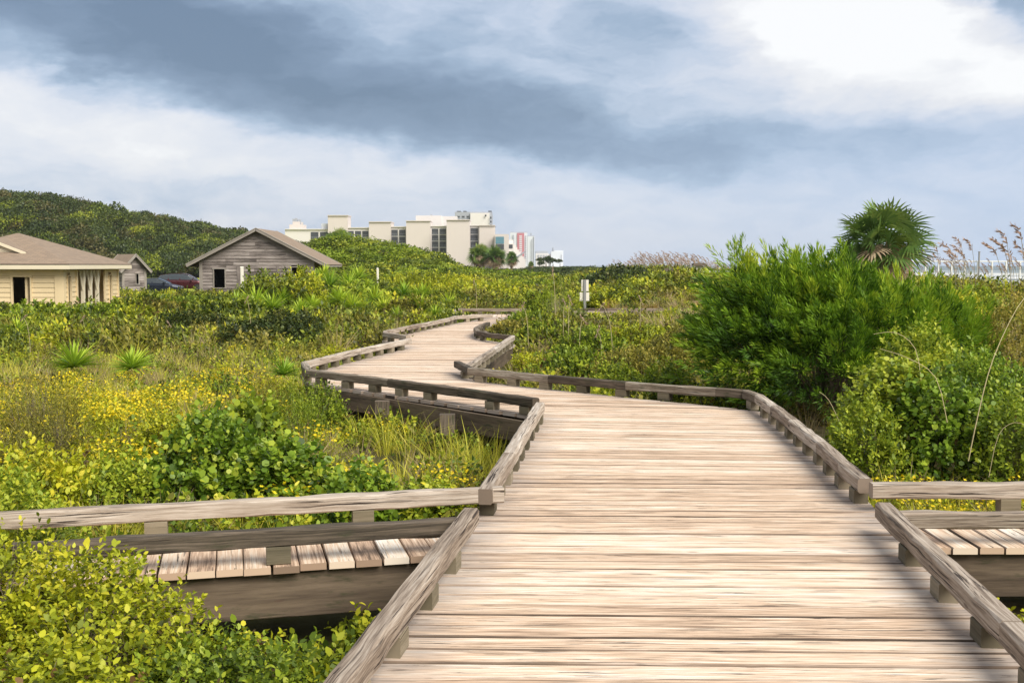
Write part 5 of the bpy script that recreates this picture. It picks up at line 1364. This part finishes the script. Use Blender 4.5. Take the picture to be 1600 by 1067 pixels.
# mid left scrub mounds
g3 = 'green shrubs on the slope below the houses'
rr = random.Random(3)
for px, d, w, t, kd, mt in ((440, 27, 150, 494, 'coarse', 'lf_far'), (395, 26, 130, 508, 'coarse2', 'lf_far'), (300, 29, 140, 494, 'coarse', 'lf_far'), (340, 33, 150, 480, 'coarse2', 'lf_thicket'),
                            (225, 32, 130, 486, 'coarse', 'lf_yellowgreen'), (150, 34, 130, 484, 'coarse2', 'lf_green'), (60, 34, 150, 482, 'coarse', 'lf_green'), (20, 30, 130, 495, 'coarse', 'lf_green'),
                            (215, 40, 120, 472, 'coarse', 'lf_thicket'), (270, 42, 130, 468, 'coarse2', 'lf_green'), (320, 44, 120, 464, 'coarse', 'lf_thicket'), (250, 37, 120, 478, 'coarse', 'lf_olive'),
                            (380, 38, 120, 470, 'coarse', 'lf_green'), (425, 45, 110, 434, 'coarse2', 'lf_thicket'), (470, 46, 100, 430, 'coarse', 'lf_yellowgreen'), (400, 46, 90, 442, 'coarse', 'lf_green'),
                            (660, 52, 160, 432, 'coarse', 'lf_yellowgreen'), (720, 55, 170, 438, 'coarse2', 'lf_yellowgreen'), (600, 50, 120, 446, 'coarse', 'lf_thicket'), (560, 46, 110, 452, 'coarse2', 'lf_green'),
                            (780, 58, 150, 444, 'coarse', 'lf_yellowgreen'), (690, 44, 130, 458, 'coarse2', 'lf_thicket'), (745, 46, 110, 460, 'coarse', 'lf_olive'), (640, 38, 110, 470, 'coarse', 'lf_olive'),
                            (820, 60, 120, 440, 'coarse', 'lf_green'), (5, 40, 120, 482, 'coarse2', 'lf_thicket'), (110, 41, 110, 487, 'coarse', 'lf_green'), (200, 47, 60, 470, 'coarse2', 'lf_green')):
    shrub_px(px, d, w, t, kd, mt, 'rounded green shrub in the scrub slope between boardwalk and houses', g3)
# right of the bend
g4 = 'low shrubs in the hollow right of the bend'
for px, d, w, t in ((800, 27, 110, 503), (860, 25, 120, 508), (930, 23, 130, 520), (1000, 24, 130, 515), (1060, 22, 120, 520), (900, 19, 110, 548), (985, 18, 120, 558), (1050, 19, 110, 548),
                    (830, 30, 90, 492), (970, 28, 130, 508), (1040, 28, 110, 508), (920, 31, 110, 497), (960, 16.5, 90, 575), (1040, 16, 100, 578)):
    shrub_px(px, d, w, t, rr.choice(['coarse', 'coarse2']), rr.choice(['lf_green', 'lf_olive', 'lf_yellowgreen', 'lf_green']), 'low olive green shrub in the hollow between the bend and the cedar', g4)
shrub_px(872, 31, 100, 438, 'wiry', 'lf_green', 'tall dark bushy evergreen in front of the white sign panels', twig='b')
shrub_px(845, 33, 60, 452, 'coarse', 'lf_green', 'smaller dark bush left of the tall evergreen before the sign')
for px, d, w, t, mt in ((970, 56, 130, 421, 'lf_far'), (1020, 54, 120, 430, 'lf_far'), (1070, 50, 90, 436, 'lf_thicket'), (935, 58, 90, 430, 'lf_green'), (1000, 48, 150, 452, 'lf_far'), (1110, 50, 90, 432, 'lf_green')):
    shrub_px(px, d, w, t, 'coarse', mt, 'dark rounded thicket bush with bare twigs beside the capped posts', 'thicket bushes by the beach access', twig='b')
# right foreground
g5 = 'bushes at the right edge'
shrub_px(1400, 10.4, 190, 545, 'round', 'lf_green', 'sunlit yellow green round-leaved crown in front of the cedar', g5, twig='b')
shrub_px(1470, 9.9, 200, 600, 'round', 'lf_round', 'round-leaved bush above the right side kerb, before the cedar', g5, twig='b')
shrub_px(1360, 9.6, 130, 640, 'coarse', 'lf_green', 'dark leafy bush at the cedar foot beside the kerb', g5, twig='b')
shrub_px(1560, 11.2, 190, 560, 'coarse', 'lf_round', 'leafy green bush at the right edge of the view', g5, twig='b')
shrub_px(1450, 12.2, 180, 535, 'coarse2', 'lf_green', 'small-leaved green bush behind the round-leaved crown', g5)
shrub_px(1590, 9.3, 150, 640, 'coarse', 'lf_green', 'low green bush at the right edge above the side walkway', g5, twig='b')
shrub_px(1570, 15, 160, 478, 'coarse2', 'lf_olive', 'olive bush on the slope behind the right edge bushes', g5)
shrub_px(1480, 19, 150, 462, 'coarse', 'lf_yellowgreen', 'yellow green bush on the slope right of the palm foot', g5)
shrub_px(1520, 24, 150, 458, 'coarse', 'lf_green', 'green bush on the slope under the white beach railing', g5)
shrub(3.05, 5.35, .40, .42, 'fine', 'lf_yellowgreen', 'yellow green bush under the right side walkway at the picture edge', g5)
shrub(2.75, 4.75, .30, .34, 'fine2', 'lf_green', 'small green bush beside the near right kerb', g5)

# ---------------------------------------------------------------- cedar
def cedar():
    x, y = 4.35, 14.9; z = float(gh(x, y)) - .05
    root = empty('cedar', (x, y, z), 'big feathery bright green cedar leaning over the kerb on the right', 'tree')
    zz = lambda py: PZ(py, y) - z
    cores = [(-.85, -.1, .75, .85, .95, .85), (.1, -.4, .8, 1.1, 1.0, .9), (-.4, .1, 1.3, .95, .9, .62), (.7, .1, 1.05, .95, .9, .6), (1.3, .1, .75, .8, .9, .7), (-1.0, .0, 1.25, .45, .6, .6),
             (-.1, .1, 1.55, .6, .7, .42), (1.75, .2, .75, .5, .6, .5), (-.3, -.9, .6, .7, .55, .6)]
    me = plume_mesh('foliage', 5, cores, 1000, 90, L=.50, sr=.17, nl=.095, nw=.0155, bias=(-.50, -.25, .30), out_w=1.0)
    link('foliage', me, M['lf_cedar'], root)
    tops = [(-1.2, 0, 1.95, .10, .12, .30), (-.75, 0, 1.85, .12, .12, .22), (-.1, .1, 1.85, .15, .15, .18), (-.5, -.1, 1.85, .1, .1, .2), (.35, .1, 1.78, .15, .15, .15), (-1.1, -.2, 1.7, .14, .14, .25), (.8, .2, 1.5, .2, .2, .15)]
    me = plume_mesh('leader_shoots', 6, tops, 60, 60, L=.40, sr=.10, nl=.085, nw=.013, bias=(-.35, 0, 1.1), out_w=.6)
    link('leader_shoots', me, M['lf_cedar'], root)
    m = MB()
    r = random.Random(4)
    for i in range(46):
        c = r.choice(cores); e = np.array([c[0] + r.uniform(-.8, .8) * c[3], c[1] + r.uniform(-.7, .7) * c[4], c[2] + r.uniform(0, .8) * c[5]])
        m.tube([(r.uniform(-.1, .1), r.uniform(-.1, .1), 0), e * [.45, .45, .4], e], .035, .008, 5, r.random())
    link('branches', m.mesh('branches'), M['bark'], root)
    m = MB(); m.tube([(0, 0, -.1), (.03, 0, .5), (-.05, .05, 1.3)], .12, .06, 8); link('trunk', m.mesh('trunk'), M['bark'], root)
cedar()

# ---------------------------------------------------------------- palms
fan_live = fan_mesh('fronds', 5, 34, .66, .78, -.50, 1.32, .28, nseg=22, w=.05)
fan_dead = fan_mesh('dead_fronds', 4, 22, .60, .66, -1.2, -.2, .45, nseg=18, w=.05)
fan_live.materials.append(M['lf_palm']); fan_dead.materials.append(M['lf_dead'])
def trunk_mesh():
    m = MB(); m.tube([(0, 0, -2.2), (.05, 0, -1.2), (0, 0, -.05)], .17, .15, 10)
    r = random.Random(9)
    for i in range(46):
        a = i * 2.4; zt = -.05 - i * .032
        c = np.array([math.cos(a), math.sin(a), 0])
        m.beam(c * .13 + [0, 0, zt - .12], c * .30 + [0, 0, zt + .16], .07, .03, r.random(), 1, 0, .2)
    return m.mesh('trunk')
tm = trunk_mesh(); tm.materials.append(M['lf_dead'])
def palm(x, y, zc, s, label, group=None, rz=0.0, lean=(0, 0)):
    root = empty('palm_tree', (x, y, zc), label, 'palm', group, rz); root.scale = (s, s, s)
    if s > 1.2 and x > 5: root.scale = (s * 1.12, s * 1.12, s)
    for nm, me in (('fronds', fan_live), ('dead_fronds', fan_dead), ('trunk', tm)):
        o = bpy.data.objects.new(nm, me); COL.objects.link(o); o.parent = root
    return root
palm(PX(1372, 34), 34, PZ(382, 34), 1.22, 'large fan palm with browning lower fronds behind the cedar', rz=.4)
palm(PX(748, 190), 190, PZ(399, 190), 1.9, 'left palm of the pair in front of the beige hotel', 'palms by the hotel', 1.0)
palm(PX(774, 188), 188, PZ(401, 188), 1.85, 'right palm of the pair in front of the beige hotel, browner', 'palms by the hotel', 2.2)
palm(PX(799, 230), 230, PZ(404, 230), 1.4, 'small palm below the hotel annex stair', 'palms by the hotel', .3)
palm(PX(829.5, 300), 300, PZ(413, 300), .8, 'tiny palm at the foot of the slim white tower', 'palms by the hotel', .3)
palm(PX(528, 150), 150, PZ(377, 150), 1.7, 'palm crown rising above the thicket left of the hotel stair tower', 'palms by the hotel', 1.3)
# dark distant trees right of the towers
tme = crown_mesh('crown', 91, 420, .24, .8); tme.materials.append(M['lf_far'])
ttm = MB(); ttm.tube([(0, 0, -1.6), (.05, 0, -.6), (0, 0, 0)], .12, .06, 6); ttm = ttm.mesh('trunk'); ttm.materials.append(M['bark'])
for px, d, w, t in ((843, 360, 14, 404), (853, 350, 18, 402), (864, 355, 18, 404.5), (875, 350, 12, 406), (847, 340, 14, 409)):
    x = PX(px, d); rx = w / 2 / F * d; zc = PZ(t, d) - rx * .85
    root = empty('coast_tree', (x, d, zc), 'dark bushy tree in the small clump below the distant pale blocks', 'tree', 'tree clump below the distant blocks', rnd.uniform(0, 6)); root.scale = (rx, rx, rx)
    for nm, me in (('crown', tme), ('trunk', ttm)):
        o = bpy.data.objects.new(nm, me); COL.objects.link(o); o.parent = root

# ---------------------------------------------------------------- yuccas
YM = {'a': rosette_mesh('blades', 1, 120, .56, .040, .02, .14), 'b': rosette_mesh('blades', 2, 95, .52, .034, -.25, .16)}
YD = rosette_mesh('dead_blades', 3, 55, .48, .028, -1.5, .10, emax=-.55)
for m_ in YM.values(): m_.materials.append(M['lf_yucca'])
YM['c'] = YM['b'].copy(); YM['c'].materials.clear(); YM['c'].materials.append(M['lf_cedar'])
YD.materials.append(M['lf_dead'])
yt = MB(); yt.tube([(0, 0, -1.3), (.03, 0, -.6), (0, 0, 0)], .06, .05, 7); yt = yt.mesh('trunk'); yt.materials.append(M['bark'])
def yucca(px, py, d, w, label, kind='a', trunk=False, group=None):
    """py: picture row of the head's centre"""
    x = PX(px, d); z = PZ(py, d); s = w / 2 / F * d / .5 * 1.3; z -= .12 * s
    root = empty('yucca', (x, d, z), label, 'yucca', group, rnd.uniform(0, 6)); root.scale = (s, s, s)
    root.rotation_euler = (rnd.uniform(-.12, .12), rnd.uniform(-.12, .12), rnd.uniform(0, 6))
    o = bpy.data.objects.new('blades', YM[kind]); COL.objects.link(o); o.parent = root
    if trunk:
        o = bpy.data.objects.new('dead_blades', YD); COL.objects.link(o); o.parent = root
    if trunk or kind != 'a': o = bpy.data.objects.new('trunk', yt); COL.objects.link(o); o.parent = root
yucca(112, 562, 18.5, 78, 'bright yellow green yucca in the flower meadow, larger of the two left ones')
yucca(203, 566, 18.5, 62, 'bright yellow green yucca in the meadow, right of the larger bright one')
yucca(440, 578, 15.5, 52, 'small green yucca beside the first bend of the boardwalk', 'a')
yucca(92, 492, 36, 42, 'trunked yucca with brown dead skirt under the dark window of the cream house', 'b', True)
yucca(125, 493, 35, 40, 'trunked yucca with dead skirt right of its neighbour, before the cream porch', 'b', True)
yucca(24, 512, 27, 46, 'pale yucca at the left edge in front of the cream house', 'b')
yucca(22, 492, 33, 36, 'dark yucca at the left edge against the house foundation', 'c')
g6 = 'yuccas on the slope before the gabled hut'
for px, py, d, w, k, t in ((368, 470, 40, 40, 'b', True), (398, 470, 41, 58, 'a', False), (425, 476, 38, 46, 'a', True), (470, 484, 36, 44, 'a', False), (487, 474, 38, 40, 'a', False), (455, 492, 34, 34, 'c', False),
                           (515, 440, 48, 50, 'c', False), (545, 440, 48, 52, 'b', False), (490, 436, 50, 40, 'b', True), (530, 465, 40, 46, 'a', True), (550, 474, 38, 44, 'a', False), (585, 462, 42, 46, 'c', False),
                           (600, 478, 38, 40, 'a', True), (630, 455, 46, 44, 'c', False), (655, 476, 38, 48, 'c', True), (660, 458, 44, 40, 'a', False), (620, 490, 34, 34, 'b', False), (575, 450, 46, 40, 'c', False),
                           (700, 470, 42, 40, 'b', True), (505, 428, 55, 36, 'a', True), (350, 480, 38, 34, 'c', False), (560, 428, 54, 40, 'c', False), (680, 486, 36, 34, 'c', True), (440, 462, 44, 40, 'c', False)):
    yucca(px, py, d, w, 'spiky green yucca' + (' with brown dead skirt' if t else '') + ' on the slope before the gabled hut', k, t, g6 + (', skirted' if t else ''))

# ---------------------------------------------------------------- sea oats and single stalks
def oats_mesh(seed, n, h, w=.006, pl=.22, spread=.25, lean=-.25):
    r = random.Random(seed); m = MB(); P_, D, N = [], [], []
    for i in range(n):
        bx, by = r.gauss(0, spread), r.gauss(0, spread); hh = h * r.uniform(.7, 1.1); l = lean * r.uniform(.4, 1.5)
        pts = [(bx + l * hh * t ** 2.2 * .6, by + .05 * t, hh * t) for t in (0, .35, .7, 1)]
        m.tube(pts, w * .6, w * .3, 3)
        e = np.array(pts[-1]); dr = unit((np.array(pts[-1]) - np.array(pts[-2]))[None])[0]
        for k in range(26):
            t = k / 26; c = e + dr * pl * (t - .35) + np.array([np.sign(l) * .10 * t * t, 0, -.10 * t * t])
            P_.append(c); D.append(unit(np.array([[dr[0] * .6 + r.gauss(0, .4) + np.sign(l) * .5, r.gauss(0, .5), dr[2] * .5 + r.gauss(0, .3) - .2 * t]]))[0]); N.append([r.gauss(0, 1), r.gauss(0, 1), r.gauss(0, 1)])
    head = npmesh('plumes', leaves(np.array(P_), np.array(D), unit(np.array(N, float)), .085, .024, 'dia'), None, np.clip(np.random.default_rng(seed).normal(.5, .2, len(P_)), 0, 1))
    return m.mesh('stalks'), head
OS = []
for sd, n, sp in ((1, 7, .22), (2, 14, .5), (3, 3, .1)):
    a, b = oats_mesh(sd, n, 1.25, .012, .30, sp); a.materials.append(M['stalk']); b.materials.append(M['lf_oats']); OS.append((a, b))
def oats(px, d, k, s, label, group, z=None, mir=False):
    x = PX(px, d); root = empty('sea_oats', (x, d, float(gh(x, d)) if z is None else z), label, 'sea oats', group, rnd.uniform(-.3, .3)); root.scale = (-s if mir else s, s, s)
    for nm, me in zip(('stalks', 'plumes'), OS[k]):
        o = bpy.data.objects.new(nm, me); COL.objects.link(o); o.parent = root
for i in range(26):
    px = 968 + i * 7.4; oats(px, 84 + rr.uniform(-6, 6), 1, rr.uniform(.9, 1.35) * (1.25 if 1000 < px < 1110 else .9), 'wispy tan sea oats along the dune crest left of the cedar tip', 'sea oats on the dune crest')
for i in range(13):
    px = 1425 + i * 14 + rr.uniform(-5, 5); oats(px, 62 + rr.uniform(-6, 6), 2 if i % 2 else 0, rr.uniform(1.0, 1.5), 'brown sea oats leaning left in front of the white beach railing', 'sea oats before the beach railing')
for px, d, s, l in ((1468, 40, 1.9, 'cluster of brown sea oats right of the palm fronds'), (1497, 40, 2.0, 'tall cluster of brown sea oats before the white railing'), (1578, 30, 1.9, 'tall dark sea oats stalk group at the right edge above the railing'), (1597, 27, 1.9, 'tallest sea oats at the extreme right edge')):
    oats(px, d, 2 if s < 2 else 0, s, l, None)
# single bent stalks in the foreground
def stalk(pts, label, r0=.006, head=True, group=None):
    root = empty('grass_stalk', pts[0], label, 'grass stalk', group)
    m = MB(); P3 = [np.array(p) for p in pts]
    sm = []
    for i in range(len(P3) - 1):
        for t in (0, .34, .67):
            a, b, c, d_ = P3[max(i - 1, 0)], P3[i], P3[i + 1], P3[min(i + 2, len(P3) - 1)]
            sm.append(.5 * ((2 * b) + (c - a) * t + (2 * a - 5 * b + 4 * c - d_) * t * t + (-a + 3 * b - 3 * c + d_) * t ** 3))
    sm.append(P3[-1]); m.tube(sm, r0 * .6, r0 * .25, 4); part('stem', m, M['stalk'], root)
    if head:
        r = np.random.default_rng(len(label)); e = sm[-1]; dr = unit((sm[-1] - sm[-3])[None])[0]; n = 40; t = r.random(n)
        P_ = e - dr * (t * .22)[:, None]; D = unit(dr + r.normal(size=(n, 3)) * .5 - np.array([0, 0, .4])); me = npmesh('seed_head', leaves(P_ - np.array(wpos(root)), D, rdir(n, r), .05, .014, 'dia'), None, r.random(n)); link('seed_head', me, M['lf_oats'], root)
def S3(*p): return [P(px, py, d) for px, py, d in p]
stalk(S3((1513, 720, 8.9), (1530, 640, 8.9), (1552, 560, 9), (1590, 480, 9.2), (1625, 440, 9.4)), 'tall pale curved grass stalk rising before the bushes at the right edge', .008, False)
stalk(S3((1545, 745, 8.2), (1560, 680, 8.2), (1585, 660, 8.2), (1610, 668, 8.2)), 'pale arching grass stalk low at the right edge', .004, False)
stalk(S3((1440, 600, 10), (1430, 545, 10), (1400, 520, 10), (1365, 522, 10)), 'bare curved twig arching left over the bright round-leaved crown', .006, False)
stalk(S3((1480, 660, 9.4), (1462, 590, 9.4), (1420, 560, 9.4), (1375, 545, 9.4)), 'bare grey twig crossing in front of the round-leaved crown', .006, False)
stalk(S3((1330, 700, 10), (1312, 660, 10), (1295, 625, 10), (1280, 612, 10)), 'pale dead twig leaning over the kerb by the cedar foot', .006, False)
for px, py0, py1, d, lx in ((868, 505, 425, 26, -4), (880, 520, 475, 24, 2), (888, 535, 470, 23, 2), (958, 560, 480, 22, -14), (1000, 500, 470, 24, 1), (745, 470, 440, 36, -4), (826, 535, 480, 24, -8), (905, 545, 500, 21, 5), (940, 545, 520, 20, -6)):
    stalk([P(px, py0 + 40, d), P(px + lx * .2, (py0 + py1) / 2, d), P(px + lx, py1, d), P(px + lx * 1.8 + 2, py1 + 5, d)], 'thin tan sea oats stalk standing in the hollow right of the bend', .010, True, 'sea oats stalks in the hollow')
for px, py0, py1, d, lx in ((48, 540, 498, 24, -10), (135, 535, 500, 26, -6), (395, 560, 470, 26, -8), (258, 545, 508, 26, 6)):
    stalk([P(px, py0 + 20, d), P(px + lx * .3, (py0 + py1) / 2, d), P(px + lx, py1, d), P(px + lx * 1.6, py1 + 3, d)], 'thin tan seed stalk standing in the left meadow', .010, True, 'seed stalks in the left meadow')
# arching green-straw grass under the mossy kerb
ag = tuft_mesh('blades', 77, 70, .75, lean=1.1, w=.008, base_r=.12, segs=5, droop=.9); ag.materials.append(M['lf_grass'])
for k, (px, py, d, s) in enumerate(((640, 690, 11.6, .9), (600, 668, 12.0, .85), (560, 655, 12.6, .7), (680, 700, 11.2, .8), (730, 705, 11.0, .45))):
    x, y_ = PX(px, d), d
    o = bpy.data.objects.new('arching_grass', ag); COL.objects.link(o); o.location = (x, y_, float(gh(x, y_)) - .02); o.scale = (s, s, s); o.rotation_euler = (0, 0, k * 1.3)
    tag(o, 'arching grass clump in the shade under the mossy kerb', 'grass clump', 'arching grass clumps under the kerb')

# ---------------------------------------------------------------- sea air
mb = MB(); mb.box((-900, -40, -6), (700, 2300, 60))
hz = link('haze', mb.mesh('haze'), [], None); hm = bpy.data.materials.new('sea_haze'); hm.use_nodes = True
t = NT(hm.node_tree); t.n.clear(); o_ = t.node('ShaderNodeOutputMaterial'); v_ = t.node('ShaderNodeVolumePrincipled')
v_.inputs['Color'].default_value = (.80, .86, .95, 1); v_.inputs['Density'].default_value = .00012; t.l.new(v_.outputs[0], o_.inputs['Volume'])
hz.data.materials.append(hm); tag(hz, 'thin bluish sea haze over the coast', kind='stuff')
